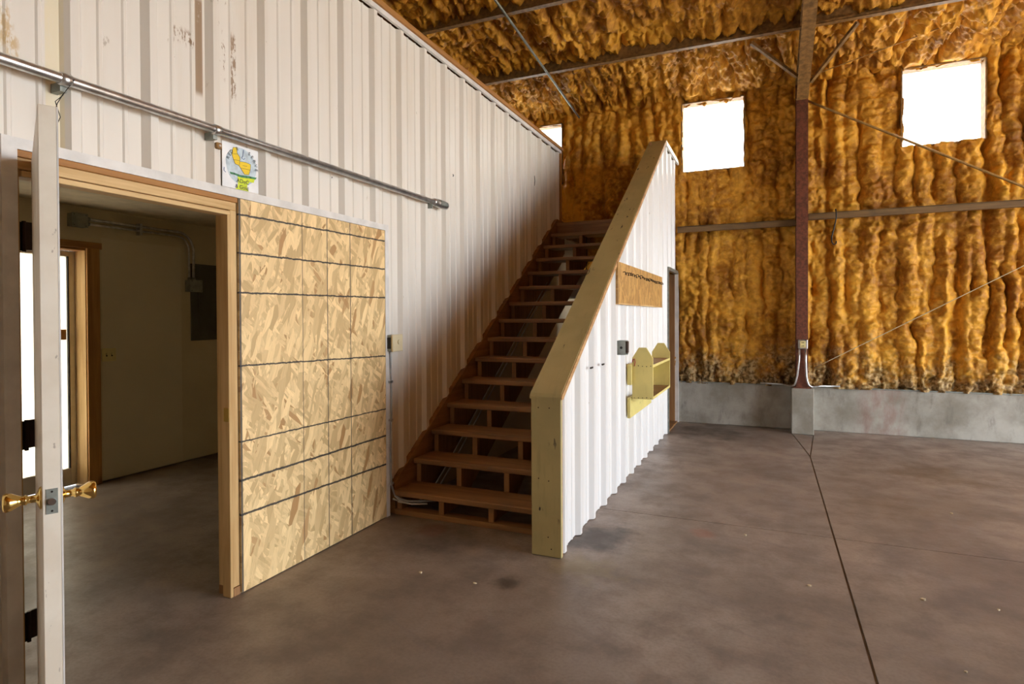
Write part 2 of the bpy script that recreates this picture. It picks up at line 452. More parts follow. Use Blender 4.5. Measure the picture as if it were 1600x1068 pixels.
class MB:
    """collects boxes, prisms and tubes into one mesh"""
    def __init__(s):
        s.v, s.f = [], []
    def add(s, verts, faces):
        n = len(s.v)
        s.v += [tuple(p) for p in verts]
        s.f += [tuple(i + n for i in f) for f in faces]
        return s
    def box(s, x0, x1, y0, y1, z0, z1, ch=0.0):
        if ch <= 0:
            p = [(x0, y0, z0), (x1, y0, z0), (x1, y1, z0), (x0, y1, z0), (x0, y0, z1), (x1, y0, z1), (x1, y1, z1), (x0, y1, z1)]
            return s.add(p, [(3, 2, 1, 0), (4, 5, 6, 7), (0, 1, 5, 4), (1, 2, 6, 5), (2, 3, 7, 6), (3, 0, 4, 7)])
        bm = bmesh.new()
        bmesh.ops.create_cube(bm, size=1.0)
        for v in bm.verts:
            v.co = Vector(((x0 + x1) / 2 + v.co.x * (x1 - x0), (y0 + y1) / 2 + v.co.y * (y1 - y0), (z0 + z1) / 2 + v.co.z * (z1 - z0)))
        bmesh.ops.bevel(bm, geom=list(bm.edges), offset=ch, segments=1, affect='EDGES')
        bm.verts.index_update()
        s.add([tuple(v.co) for v in bm.verts], [tuple(v.index for v in f.verts) for f in bm.faces])
        bm.free()
        return s
    def prism(s, poly, axis, a0, a1):
        """poly: 2-D points in the two other axes (order x,y,z), extruded along axis"""
        def put(p, a):
            if axis == 'x': return (a, p[0], p[1])
            if axis == 'y': return (p[0], a, p[1])
            return (p[0], p[1], a)
        n = len(poly)
        vs_ = [put(p, a0) for p in poly] + [put(p, a1) for p in poly]
        fs = [tuple(range(n - 1, -1, -1)), tuple(range(n, 2 * n))]
        fs += [(i, (i + 1) % n, n + (i + 1) % n, n + i) for i in range(n)]
        return s.add(vs_, fs)
    def tube(s, pts, r, seg=8, cap=True):
        pts = [Vector(p) for p in pts]
        rs = r if isinstance(r, (list, tuple)) else [r] * len(pts)
        rings = []
        prev = None
        for i, p in enumerate(pts):
            d = (pts[min(i + 1, len(pts) - 1)] - pts[max(i - 1, 0)]).normalized()
            if prev is None:
                a = d.orthogonal().normalized()
            else:
                a = (prev - d * prev.dot(d)).normalized()
            prev = a
            b = d.cross(a)
            rings.append([p + (a * math.cos(2 * math.pi * k / seg) + b * math.sin(2 * math.pi * k / seg)) * rs[i] for k in range(seg)])
        vs_ = [tuple(q) for ring in rings for q in ring]
        fs = []
        for i in range(len(pts) - 1):
            for k in range(seg):
                k2 = (k + 1) % seg
                fs.append((i * seg + k, i * seg + k2, (i + 1) * seg + k2, (i + 1) * seg + k))
        if cap:
            fs.append(tuple(range(seg - 1, -1, -1)))
            fs.append(tuple(range((len(pts) - 1) * seg, len(pts) * seg)))
        return s.add(vs_, fs)
    def beam(s, a, b, wx, wz):
        """rectangular bar from a to b"""
        a, b = Vector(a), Vector(b)
        d = (b - a).normalized()
        u = d.cross(Vector((0, 0, 1)))
        if u.length < 1e-4: u = Vector((1, 0, 0))
        u = u.normalized(); w = u.cross(d)
        c = [(-1, -1), (1, -1), (1, 1), (-1, 1)]
        vs_ = [tuple(p + u * (i * wx / 2) + w * (j * wz / 2)) for p in (a, b) for i, j in c]
        return s.add(vs_, [(3, 2, 1, 0), (4, 5, 6, 7), (0, 1, 5, 4), (1, 2, 6, 5), (2, 3, 7, 6), (3, 0, 4, 7)])
    def build(s, name, mat, parent=None, smooth=False, local=False):
        o = mesh_obj(name, s.v, s.f, mat, parent, smooth, local)
        if smooth == 'auto':
            pass
        return o

def box(name, x0, x1, y0, y1, z0, z1, mat, parent=None, ch=0.0):
    return MB().box(x0, x1, y0, y1, z0, z1, ch).build(name, mat, parent)

def share(o, name, loc, parent):
    """another object with the same mesh; loc = world position of its origin"""
    c = bpy.data.objects.new(name, o.data)
    COL.objects.link(c)
    c.parent = parent
    c.location = Vector(loc) - (world_loc(parent) if parent else Vector((0, 0, 0)))
    return c

def arc(c, r, a0, a1, n, plane):
    out = []
    for i in range(n + 1):
        a = a0 + (a1 - a0) * i / n
        u, v = r * math.cos(a), r * math.sin(a)
        if plane == 'yz': out.append((c[0], c[1] + u, c[2] + v))
        elif plane == 'xz': out.append((c[0] + u, c[1], c[2] + v))
        else: out.append((c[0] + u, c[1] + v, c[2]))
    return out

def vnoise(u, v, fu, fv, seed):
    """smooth value noise in [-1, 1] on arrays u, v"""
    g = np.random.default_rng(seed).uniform(-1, 1, (97, 89))
    a, b = u * fu + 1000.0, v * fv + 1000.0
    i, j = np.floor(a).astype(int), np.floor(b).astype(int)
    s, t = a - i, b - j
    s, t = s * s * (3 - 2 * s), t * t * (3 - 2 * t)
    i0, i1, j0, j1 = i % 97, (i + 1) % 97, j % 89, (j + 1) % 89
    return (g[i0, j0] * (1 - s) + g[i1, j0] * s) * (1 - t) + (g[i0, j1] * (1 - s) + g[i1, j1] * s) * t

# ------------------------------------------------------------------ key planes
W = -2.542          # face of the partition wall (rib tops)
S = -1.14           # face of the stair half wall (rib tops)
P = 0.3305          # rib spacing of the siding
LOFT = 2.67         # loft and landing level
LW_END, LW_TOP = 7.50, 3.65

# ------------------------------------------------------------------ ground and floor
tag(box('ground', -40, 45, -40, 45, -0.35, -0.16, 'ground'), 'pale gravel ground outside the building', 'ground', kind='structure')
floor = box('floor', WEST_X, EAST_X + 0.05, SOUTH_Y, NORTH_Y + 0.05, -0.16, -0.006, 'joint')
tag(floor, 'stained brown concrete slab floor with saw-cut joints', 'floor', kind='structure')
g1, g2 = 0.006, 0.0035
XJ, YJ = 0.392, 4.345
slabs = [
    [(WEST_X, SOUTH_Y), (XJ - g1, SOUTH_Y), (XJ - g1, YJ - g2), (WEST_X, YJ - g2)],
    [(XJ + g1, SOUTH_Y), (EAST_X + 0.05, SOUTH_Y), (EAST_X + 0.05, YJ - g2), (XJ + g1, YJ - g2)],
    [(WEST_X, YJ + g2), (XJ - g1, YJ + g2), (XJ - g1, 6.76), (0.258, 8.0), (0.258, NORTH_Y + 0.05), (WEST_X, NORTH_Y + 0.05)],
    [(XJ + g1, YJ + g2), (EAST_X + 0.05, YJ + g2), (EAST_X + 0.05, NORTH_Y + 0.05), (0.503, NORTH_Y + 0.05), (0.503, 8.0), (XJ + g1, 6.76)],
    [(XJ, 6.83), (0.494, 8.0), (0.268, 8.0)],
]
for poly in slabs:
    MB().prism(poly, 'z', -0.03, 0.0).build('slab', 'floor', floor)

# ------------------------------------------------------------------ siding
PROFILE = [(-0.018, 0.0), (0.018, 0.0), (0.042, -0.032), (0.100, -0.032), (0.107, -0.026), (0.119, -0.026), (0.126, -0.032),
           (0.2045, -0.032), (0.2115, -0.026), (0.2235, -0.026), (0.2305, -0.032), (0.2885, -0.032)]
def siding_sheet(parent, xface, s0, s1, phase, zb, zt, mat):
    """one ribbed sheet in the plane x = xface, facing +x, running along y from s0 to s1; zb, zt functions of y"""
    pts = []
    k0 = math.floor((s0 - phase) / P) - 1
    for k in range(k0, k0 + 8):
        for o, d in PROFILE:
            y = phase + k * P + o
            pts.append((y, d))
    ys = [p[0] for p in pts]; ds = [p[1] for p in pts]
    extra = [b for b in getattr(zt, 'breaks', ()) if s0 < b < s1]
    inside = sorted(set([s0, s1] + extra + [y for y in ys if s0 < y < s1]))
    vs_, fs = [], []
    th = 0.0015
    for y in inside:
        d = float(np.interp(y, ys, ds))
        vs_ += [(xface + d, y, zb(y)), (xface + d, y, zt(y)), (xface + d - th, y, zb(y)), (xface + d - th, y, zt(y))]
    for i in range(len(inside) - 1):
        a, b = 4 * i, 4 * i + 4
        fs += [(a, b, b + 1, a + 1), (a + 2, a + 3, b + 3, b + 2), (a, a + 2, b + 2, b), (a + 1, b + 1, b + 3, a + 3)]
    return mesh_obj('siding_sheet', vs_, fs, mat, parent)

# ------------------------------------------------------------------ partition wall on the left
OP0, OP1, OPT = 1.275, 3.540, 2.078       # framed opening: y from, y to, top
wl = MB()
wl.box(-2.66, W - 0.042, SOUTH_Y, OP0 - 0.045, 0, LW_TOP - 0.125)
wl.box(-2.66, W - 0.042, OP0 - 0.045, OP1 + 0.05, OPT + 0.03, LW_TOP - 0.125)
wl.box(-2.66, W - 0.042, OP1 + 0.05, LW_END - 0.02, 0, LW_TOP - 0.125)
wl.box(-2.66, W - 0.042, LW_END - 0.02, NORTH_Y, 0, LOFT - 0.04)
wall_left = wl.build('wall_left', 'drywall')
tag(wall_left, 'cream ribbed metal partition wall running beside the stairs', 'wall', kind='structure')

STEP_Y0, RUN, RISE, NTREAD = 3.62, 0.265, 0.1785, 14
def skirt_top(y):
    return RISE + (y - STEP_Y0) * RISE / RUN + 0.045
PH_L = 3.465
seams = [SOUTH_Y + 0.02] + [PH_L + 3 * P * k for k in range(-7, 5)] + [LW_END]
seams = sorted(s for s in seams if SOUTH_Y < s <= LW_END)
cuts = []
for a, b in zip(seams[:-1], seams[1:]):
    # split a sheet where the framed opening begins or ends
    edges = sorted([a, b] + [c for c in (OP0 - 0.043, OP1 + 0.048) if a + 0.02 < c < b - 0.02])
    cuts += list(zip(edges[:-1], edges[1:]))
for a, b in cuts:
    mid = (a + b) / 2
    over = OP0 - 0.045 < mid < OP1 + 0.05
    if over:
        zb = lambda y: OPT + 0.03
    elif mid > OP1 + 0.05:
        zb = lambda y: max(0.012, min(LOFT - 0.02, skirt_top(y) - 0.16))
    else:
        zb = lambda y: 0.012
    zt = lambda y: LW_TOP - 0.028
    siding_sheet(wall_left, W - 0.003, a, b, PH_L, zb, zt, 'siding')
# trims of the opening and of the wall top
box('opening_trim', W - 0.036, W + 0.002, OP0 - 0.05, OP1 + 0.052, OPT, OPT + 0.042, 'trim', wall_left)
box('opening_trim', W - 0.036, W + 0.002, OP0 - 0.05, OP0, 0.0, OPT, 'trim', wall_left)
box('opening_trim', W - 0.036, W + 0.002, OP1 + 0.010, OP1 + 0.052, 0.0, OPT, 'trim', wall_left)
box('top_trim', W - 0.010, W + 0.012, SOUTH_Y, LW_END, LW_TOP - 0.030, LW_TOP + 0.006, 'trim', wall_left)
box('top_plate', -2.67, W + 0.030, SOUTH_Y, LW_END + 0.03, LW_TOP + 0.006, LW_TOP + 0.046, 'pine_dark_y', wall_left, 0.003)
box('end_post', -2.67, W + 0.004, LW_END - 0.01, LW_END + 0.03, LOFT - 0.03, LW_TOP + 0.006, 'pine_dark_z', wall_left)
box('cavity_light_stop', -2.66, -2.640, SOUTH_Y, LW_END - 0.02, LW_TOP - 0.125, LW_TOP + 0.004, 'under_wood', wall_left)  # added to close the hollow so the gap under the trim stays dark
box('cavity_light_stop', -2.640, W - 0.042, SOUTH_Y, LW_END - 0.02, LW_TOP - 0.125, LW_TOP - 0.110, 'under_wood', wall_left)  # added too, brown so that the hollow stays dark
# vertical scratches / small holes
for (yy, zz, h) in ((5.12, 3.06, 0.05), (6.62, 3.08, 0.06), (3.02, 2.35, 0.008), (5.75, 2.74, 0.01), (4.62, 2.71, 0.01)):
    MB().tube([(W - 0.034, yy, zz - h), (W - 0.030, yy + 0.006, zz), (W - 0.034, yy, zz + h)], 0.004, 6).build('gouge', 'black_metal', wall_left)

# framing of the doorway and strand-board infill
fr = thing('door_2', (-2.60, (OP0 + 2.27) / 2, 0), 'rough pine framed doorway through the metal partition wall', 'door', kind='structure')
HZ = OPT
box('head_jamb', -2.625, W - 0.010, OP0 + 0.018, 2.223, HZ - 0.096, HZ - 0.074, 'pine_y', fr, 0.002)
box('header', -2.66, W - 0.014, OP0, 2.265, HZ - 0.069, HZ - 0.026, 'pine_y', fr, 0.003)
box('header', -2.66, W - 0.004, OP0, 2.265, HZ - 0.026, HZ, 'pine_dark_y', fr, 0.002)
box('jamb', -2.66, W - 0.022, OP0, OP0 + 0.016, 0.0, HZ - 0.07, 'pine_z', fr)
box('jamb', -2.610, W - 0.010, 2.205, 2.223, 0.0, HZ - 0.096, 'pine_z', fr, 0.002)
box('stud', -2.66, W - 0.014, 2.224, 2.264, 0.045, HZ - 0.069, 'pine_z', fr, 0.002)
box('sill_block', -2.66, W - 0.010, 2.224, 2.264, 0.0, 0.043, 'stair_z', fr)
for zc in (1.762, 1.010, 0.282):
    hg = box('hinge', -2.590, -2.582, 1.290, 1.312, zc - 0.054, zc + 0.054, 'black_metal', fr)
    box('hinge_plate', -2.590, -2.582, 1.314, 1.345, zc - 0.050, zc + 0.056, 'bronze', hg)
    MB().tube([(-2.580, 1.313, zc - 0.058), (-2.580, 1.313, zc + 0.058)], 0.007, 10).build('hinge_barrel', 'bronze', hg)
MB().box(W - 0.045, W - 0.012, 2.201, 2.206, 0.915, 0.985).build('strike_plate', 'brass', fr)

osb = box('strand_board_panel', W - 0.014, W, 2.266, OP1 + 0.008, 0.006, OPT - 0.002, 'osb')
tag(osb, 'tall pale strand board sheet marked with black lines, closing the opening beside the door', 'board')
box('infill_light_block', -2.66, W - 0.016, 2.266, OP1 + 0.05, 0.0, OPT + 0.03, 'drywall', wall_left)  # unseen backing added behind the strand board to block light

# ------------------------------------------------------------------ open door leaf
hx, hy = -2.590, 1.368
door = thing('door_1', (hx, hy, 0), 'worn white door standing open towards the hall with brass knobs', 'door', kind='structure')
ang = math.atan2(0.997 - hy, -1.842 - hx)
door.rotation_euler = (0, 0, ang)
DL = math.hypot(0.997 - hy, -1.842 - hx)
DZ = 2.045
leaf = MB().box(0.036, DL, -0.021, 0.021, 0.012, DZ, 0.0015).build('door_leaf', 'door_paint', door, local=True)
MB().box(DL - 0.022, DL + 0.0006, 0.0205, 0.0245, 0.012, DZ).build('face_skin', 'trim', door, local=True)
lp = MB()
lp.box(DL - 0.001, DL + 0.002, -0.0135, 0.0135, 0.905, 0.975)
lp.build('latch_plate', 'galv_dull', door, local=True)
MB().tube([(DL - 0.002, 0, 0.94), (DL + 0.010, 0.0, 0.94)], [0.0115, 0.0095], 12).build('latch_bolt', 'chrome', door, local=True)
for z in (0.913, 0.967):
    MB().tube([(DL + 0.001, 0, z), (DL + 0.003, 0, z)], 0.003, 8).build('screw', 'black_metal', door, local=True)
def knob(sgn):
    prof = [(0.000, 0.032), (0.004, 0.032), (0.008, 0.024), (0.012, 0.011), (0.030, 0.010), (0.034, 0.014), (0.039, 0.014),
            (0.043, 0.012), (0.052, 0.016), (0.066, 0.024), (0.078, 0.0265), (0.084, 0.024), (0.086, 0.018), (0.087, 0.004)]
    pts = [(DL - 0.060, sgn * (0.021 + a), 0.94) for a, r in prof]
    MB().tube(pts, [r for a, r in prof], 24).build('knob', 'brass', door, smooth=True, local=True)
knob(1); knob(-1)

# ------------------------------------------------------------------ side room behind the partition
RX = -5.40
GD0, GD1, GDT = 2.36, 3.206, 2.058        # glazed outside door
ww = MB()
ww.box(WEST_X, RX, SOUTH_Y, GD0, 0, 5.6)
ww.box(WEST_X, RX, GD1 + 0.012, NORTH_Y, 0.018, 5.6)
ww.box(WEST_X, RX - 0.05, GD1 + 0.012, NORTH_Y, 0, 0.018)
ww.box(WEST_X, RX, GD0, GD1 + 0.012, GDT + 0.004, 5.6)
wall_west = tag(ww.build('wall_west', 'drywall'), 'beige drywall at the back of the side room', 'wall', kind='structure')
box('wall_side_room', RX, -2.66, 5.2, 5.3, 0, 2.41, 'drywall')['kind'] = 'structure'
box('wall_side_room_front', RX, -2.66, 0.2, 0.3, 0, 2.41, 'drywall')['kind'] = 'structure'
cl = box('ceiling_side_room', RX, -2.66, SOUTH_Y, NORTH_Y, 2.41, LOFT, 'room_ceiling')
tag(cl, 'beige ceiling of the side room under the loft', 'ceiling', kind='structure')
box('cove_strip', RX, RX + 0.012, 2.0, 5.2, 2.398, 2.410, 'drywall', cl)
ds = thing('door_3', (RX, (GD0 + GD1) / 2, 0), 'hazy glass aluminium door in a pine frame at the back of the side room', 'door', kind='structure')
box('head_casing', RX, RX + 0.02, GD0 - 0.12, GD1 + 0.125, GDT, GDT + 0.055, 'pine_dark_y', ds, 0.002)
box('side_casing', RX, RX + 0.02, GD1, GD1 + 0.105, 0.0, GDT, 'pine_dark_z', ds, 0.002)
box('side_casing', RX, RX + 0.02, GD0 - 0.105, GD0, 0.0, GDT, 'pine_dark_z', ds, 0.002)
box('jamb', WEST_X + 0.04, RX, GD1 - 0.006, GD1 + 0.012, 0.0, GDT, 'pine_z', ds)
box('jamb', WEST_X + 0.04, RX, GD0 - 0.001, GD0 + 0.018, 0.0, GDT, 'pine_z', ds)
box('head_jamb', WEST_X + 0.04, RX, GD0, GD1, GDT - 0.02, GDT + 0.003, 'pine_dark_y', ds)
GX = -5.56
box('stile', GX - 0.02, GX + 0.02, 3.150, 3.198, 0.01, GDT - 0.022, 'alu', ds, 0.002)
box('stile', GX - 0.02, GX + 0.02, GD0 + 0.018, GD0 + 0.065, 0.01, GDT - 0.022, 'alu', ds, 0.002)
box('rail', GX - 0.02, GX + 0.02, GD0 + 0.065, 3.150, GDT - 0.070, GDT - 0.022, 'alu', ds, 0.002)
box('rail', GX - 0.02, GX + 0.02, GD0 + 0.065, 3.150, 0.01, 0.16, 'alu', ds, 0.002)
box('gasket', GX - 0.012, GX + 0.021, 3.140, 3.150, 0.16, GDT - 0.07, 'black_metal', ds)
box('pane', GX - 0.003, GX + 0.003, GD0 + 0.065, 3.141, 0.16, GDT - 0.07, 'frost', ds)
box('push_plate', GX + 0.003, GX + 0.012, 3.075, 3.130, 1.27, 1.36, 'pine_dark_z', ds)
dk = thing('deck', (-6.6, 2.8, -0.1), 'pale boarded deck outside the glass door', 'deck', kind='structure')
for k in range(9):
    box('plank', -5.75 - 0.2 * k, -5.56 - 0.2 * k, 1.0, 5.0, -0.16, -0.012, 'deck', dk)

# electrical things in the side room
def jbox(name, x0, x1, y0, y1, z0, z1, label):
    t = thing(name, ((x0 + x1) / 2, (y0 + y1) / 2, z0), label, 'electrical box')
    box('body', x0, x1 - 0.006, y0 + 0.003, y1 - 0.003, z0 + 0.003, z1 - 0.003, 'galv_dull', t)
    box('cover', x1 - 0.007, x1, y0, y1, z0, z1, 'galv_dull', t, 0.002)
    for yy in (y0 + 0.018, y1 - 0.018):
        for zz in (z0 + 0.014, z1 - 0.014):
            MB().tube([(x1 - 0.001, yy, zz), (x1 + 0.002, yy, zz)], 0.004, 8).build('screw', 'black_metal', t)
    return t
jbox('junction_box', RX, RX + 0.07, 3.06, 3.19, 2.225, 2.342, 'grey square junction box above the glass door, at one end of the twin conduits')
jbox('pull_box', RX + 0.015, RX + 0.095, 4.135, 4.275, 1.715, 1.838, 'grey square box at the lower end of the conduits, overlapping the breaker panel')
cond = thing('twin_conduit', (RX + 0.042, 3.6, 2.2), 'pair of steel conduits bending down the side room wall', 'conduit')
for zc, ye, r in ((2.303, 4.215, 0.0125), (2.262, 4.165, 0.0095)):
    rad = 0.17 if r > 0.01 else 0.13
    pts = [(RX + 0.042, 3.18, zc), (RX + 0.042, 3.7, zc)] + arc((RX + 0.042, ye - rad, zc - rad), rad, R(90), 0, 10, 'yz') + [(RX + 0.042, ye, 1.83)]
    MB().tube(pts, r, 10).build('conduit', 'galv', cond, smooth=True)
    MB().tube([(RX + 0.042, ye, 1.832), (RX + 0.042, ye, 1.862)], r + 0.006, 10).build('connector', 'galv_dull', cond, smooth=True)
    MB().tube([(RX + 0.042, 3.188, zc), (RX + 0.042, 3.215, zc)], r + 0.006, 10).build('connector', 'galv_dull', cond, smooth=True)
box('strap', RX, RX + 0.060, 3.65, 3.672, 2.225, 2.330, 'galv', cond)
bp = thing('breaker_panel', (RX, 4.46, 1.22), 'dark grey breaker panel with a hinged cover on the side room wall', 'breaker panel')
box('backplate', RX, RX + 0.014, 4.205, 4.72, 1.222, 1.990, 'panel_grey', bp, 0.003)
cov = box('cover', RX + 0.014, RX + 0.024, 4.29, 4.55, 1.31, 1.83, 'panel_grey', bp, 0.003)
box('latch', RX + 0.024, RX + 0.030, 4.500, 4.530, 1.50, 1.57, 'black_metal', cov)
box('top_edge', RX, RX + 0.022, 4.20, 4.72, 1.990, 2.006, 'panel_grey', bp)
sw = thing('light_switch', (RX, 3.39, 1.07), 'ivory double light switch plate on the beige drywall beside the casing', 'switch')
box('plate', RX, RX + 0.008, 3.330, 3.452, 1.072, 1.186, 'ivory', sw, 0.002)
for yy in (3.368, 3.414):
    box('slot', RX + 0.0075, RX + 0.009, yy - 0.006, yy + 0.006, 1.114, 1.144, 'black_metal', sw)
    box('toggle', RX + 0.008, RX + 0.020, yy - 0.004, yy + 0.004, 1.128, 1.142, 'ivory', sw)

# ------------------------------------------------------------------ staircase
st = thing('staircase', (-1.93, STEP_Y0, 0), 'steep open-riser brown timber staircase climbing beside the ribbed wall', 'staircase')
TX0, TX1, TT = W + 0.012, -1.325, 0.040
tread0 = MB().box(TX0, TX1, STEP_Y0, STEP_Y0 + 0.285, RISE - TT, RISE, 0.006).build('tread', 'stair_x', st)
org = world_loc(st) + Vector(tread0.location)
for k in range(1, NTREAD):
    share(tread0, 'tread', org + Vector((0, RUN * k, RISE * k)), st)
def stringer(x0, x1):
    poly = []
    for k in range(NTREAD):
        y = STEP_Y0 + 0.032 + RUN * k
        poly += [(y, RISE * k + (0.038 if k == 0 else 0.0)), (y, RISE * (k + 1) - TT)]
        if k < NTREAD - 1:
            poly += [(y + RUN, RISE * (k + 1) - TT)]
    # drop repeated corner points: each tooth rises then runs
    clean = []
    for k in range(NTREAD):
        y = STEP_Y0 + 0.032 + RUN * k
        clean.append((y, RISE * k - TT if k else 0.038))
        clean.append((y, RISE * (k + 1) - TT))
    yl = STEP_Y0 + 0.032 + RUN * NTREAD
    clean.append((yl, RISE * NTREAD - TT))
    off = 0.30
    clean.append((yl, RISE * NTREAD - TT - off))
    clean.append((STEP_Y0 + 0.032 + 0.28, 0.038))
    return MB().prism(clean, 'x', x0, x1).build('stringer', 'stair_z', st)
for xc in (-2.500, -2.146, -1.752, -1.352):
    stringer(xc - 0.020, xc + 0.020)
box('base_plate', TX0, TX1, STEP_Y0 + 0.012, STEP_Y0 + 0.10, 0.0, 0.038, 'stair_x', st, 0.003)
box('top_riser', TX0, TX1, STEP_Y0 + RUN * NTREAD - 0.02, STEP_Y0 + RUN * NTREAD + 0.018, RISE * NTREAD, LOFT - 0.038, 'stair_x', st)
yN = STEP_Y0 + RUN * NTREAD
box('landing', TX0, TX1, yN - 0.03, NORTH_Y - 0.06, LOFT - 0.038, LOFT, 'stair_x', st)
for xc in (-2.4, -1.9, -1.4):
    box('landing_joist', xc - 0.02, xc + 0.02, yN + 0.02, NORTH_Y - 0.1, LOFT - 0.22, LOFT - 0.038, 'under_wood', st)
# skirt board on the wall side
sk = []
for y in (STEP_Y0 + 0.02, yN):
    sk.append((y, skirt_top(y)))
poly = [(STEP_Y0 + 0.02, 0.0), (STEP_Y0 + 0.02, skirt_top(STEP_Y0)), (yN, skirt_top(yN)), (yN + 0.3, skirt_top(yN)), (yN + 0.3, skirt_top(yN) - 0.42), (STEP_Y0 + 0.5, 0.0)]
MB().prism(poly, 'x', W - 0.033, W + 0.008).build('skirt_board', 'stair_skirt', st)
# cables running under the treads
cb = thing('under_stair_cable', (-2.40, 4.0, 0.0), 'two pale cables running up under the stair treads along the wall', 'cable')
for dx in (0.0, 0.045):
    pts = [(-2.535 + dx, 3.60 + 0.02, 0.115 - dx * 0.3), (-2.50 + dx, 3.72, 0.060), (-2.455 + dx, 3.85, 0.045), (-2.43 + dx, 4.03, 0.115), (-2.43 + dx, 4.25, 0.245)]
    pts += [(-2.43 + dx, 4.25 + i * 0.4, 0.245 + i * 0.4 * RISE / RUN) for i in range(1, 7)]
    MB().tube(pts, 0.0065, 8).build('cable', 'cable_white', cb, smooth=True)
# white shade hanging under the treads
sh = thing('hanging_shade', (-2.12, 7.25, 1.68), 'white tapered shade hanging under the stair treads', 'lamp')
prof = [(1.68, 0.30), (1.70, 0.30), (1.98, 0.17), (2.00, 0.05), (2.01, 0.02)]
MB().tube([(-2.12, 7.25, z) for z, r in prof], [r for z, r in prof], 28).build('shade', 'white_shade', sh, smooth=True)
MB().tube([(-2.12, 7.25, 2.00), (-2.12, 7.25, RISE * NTREAD - TT + 0.004)], 0.005, 8).build('cord', 'cable_dark', sh)

# ------------------------------------------------------------------ half wall beside the stairs
HW_Y0, HW_PK, HW_SL, HW_Z0, HW_TOP = 3.36, 7.29, 0.6555, 0.985, 3.56
HW_END = 8.34
def hw_top(y):
    return min(HW_TOP, HW_Z0 + (y - HW_Y0) * HW_SL)
DY0, DY1, DT = 7.47, 8.33, 2.02
hw = MB()
x0, x1 = -1.31, S - 0.042
d_ = 0.035
hw.prism([(HW_Y0, 0), (DY0 - 0.02, 0), (DY0 - 0.02, HW_TOP - 0.125), (HW_PK - 0.09 / HW_SL, HW_TOP - 0.125), (HW_Y0, HW_Z0 - d_)], 'x', x0, x1)
hw.prism([(DY0 - 0.02, DT + 0.03), (HW_END, DT + 0.03), (HW_END, HW_TOP - 0.125), (DY0 - 0.02, HW_TOP - 0.125)], 'x', x0, x1)
wall_stair = tag(hw.build('wall_stair', 'under_wood'), 'white ribbed metal half wall with a sloping painted cap beside the stairs', 'wall', kind='structure')
PH_S = 3.44
seam = [HW_Y0 + 0.012] + [PH_S + 0.05 + 3 * P * k for k in range(1, 5)] + [HW_END]
edges = []
for a, b in zip(seam[:-1], seam[1:]):
    e = sorted([a, b] + [c for c in (DY0 - 0.015,) if a + 0.02 < c < b - 0.02])
    edges += list(zip(e[:-1], e[1:]))
for a, b in edges:
    mid = (a + b) / 2
    zb = (lambda y: DT + 0.04) if mid > DY0 else (lambda y: 0.004)
    zt = lambda y: hw_top(y) - (0.046 if y > HW_PK - 0.02 else 0.036)
    zt.breaks = (HW_PK,)
    siding_sheet(wall_stair, S - 0.002, a, b, PH_S, zb, zt, 'siding_white')
# cap: front face board, sloping board, level guard rail
CX0, CX1 = -1.333, S + 0.012
box('post_face', CX0 + 0.006, S + 0.004, HW_Y0 - 0.022, HW_Y0 - 0.001, 0.002, HW_Z0 - 0.026, 'tan_paint', wall_stair, 0.003)
box('post_edge', S - 0.034, S + 0.002, HW_Y0 - 0.001, HW_Y0 + 0.011, 0.004, HW_Z0 - 0.026, 'raw_edge', wall_stair)
for xx, zz in ((-1.28, 0.90), (-1.21, 0.90), (-1.28, 0.47), (-1.215, 0.46), (-1.22, 0.12), (-1.20, 0.05)):
    MB().tube([(xx, HW_Y0 - 0.0235, zz), (xx, HW_Y0 - 0.020, zz)], 0.0042, 6).build('nail_head', 'bronze', wall_stair)
sl_n = (-HW_SL / math.hypot(1, HW_SL), 1 / math.hypot(1, HW_SL))
cy0 = HW_Y0 - 0.030
poly = [(cy0, HW_Z0 - 0.030 - 0.010), (HW_PK, HW_TOP - 0.036), (HW_PK, HW_TOP + 0.012), (cy0, HW_Z0 + 0.022 - 0.020), (cy0 - 0.002, HW_Z0 - 0.005)]
poly = [(cy0, HW_Z0 - 0.032), (HW_Y0, HW_Z0 - 0.032), (HW_PK, HW_TOP - 0.032), (HW_PK, HW_TOP + 0.012), (cy0 + 0.015, HW_Z0 + 0.003), (cy0, HW_Z0 - 0.018)]
MB().prism(poly, 'x', CX0, CX1 - 0.006).build('sloping_cap', 'tan_paint', wall_stair)
poly2 = [(cy0 + 0.002, HW_Z0 - 0.031), (HW_Y0, HW_Z0 - 0.034), (HW_PK, HW_TOP - 0.034), (HW_PK, HW_TOP + 0.008), (cy0 + 0.015, HW_Z0 - 0.002), (cy0 + 0.002, HW_Z0 - 0.020)]
MB().prism(poly2, 'x', CX1 - 0.006, CX1).build('cap_edge', 'raw_edge', wall_stair)
box('guard_cap', CX0, CX1, HW_PK, HW_END, HW_TOP - 0.030, HW_TOP + 0.012, 'tan_paint', wall_stair)
box('guard_trim', S - 0.010, CX1 + 0.004, HW_PK + 0.01, HW_END, HW_TOP - 0.048, HW_TOP - 0.016, 'trim', wall_stair)
box('cavity_light_stop', -1.31, -1.29, HW_PK - 0.13, HW_END, HW_TOP - 0.125, HW_TOP - 0.032, 'under_wood', wall_stair)  # added to keep light from leaking into the hollow from the landing
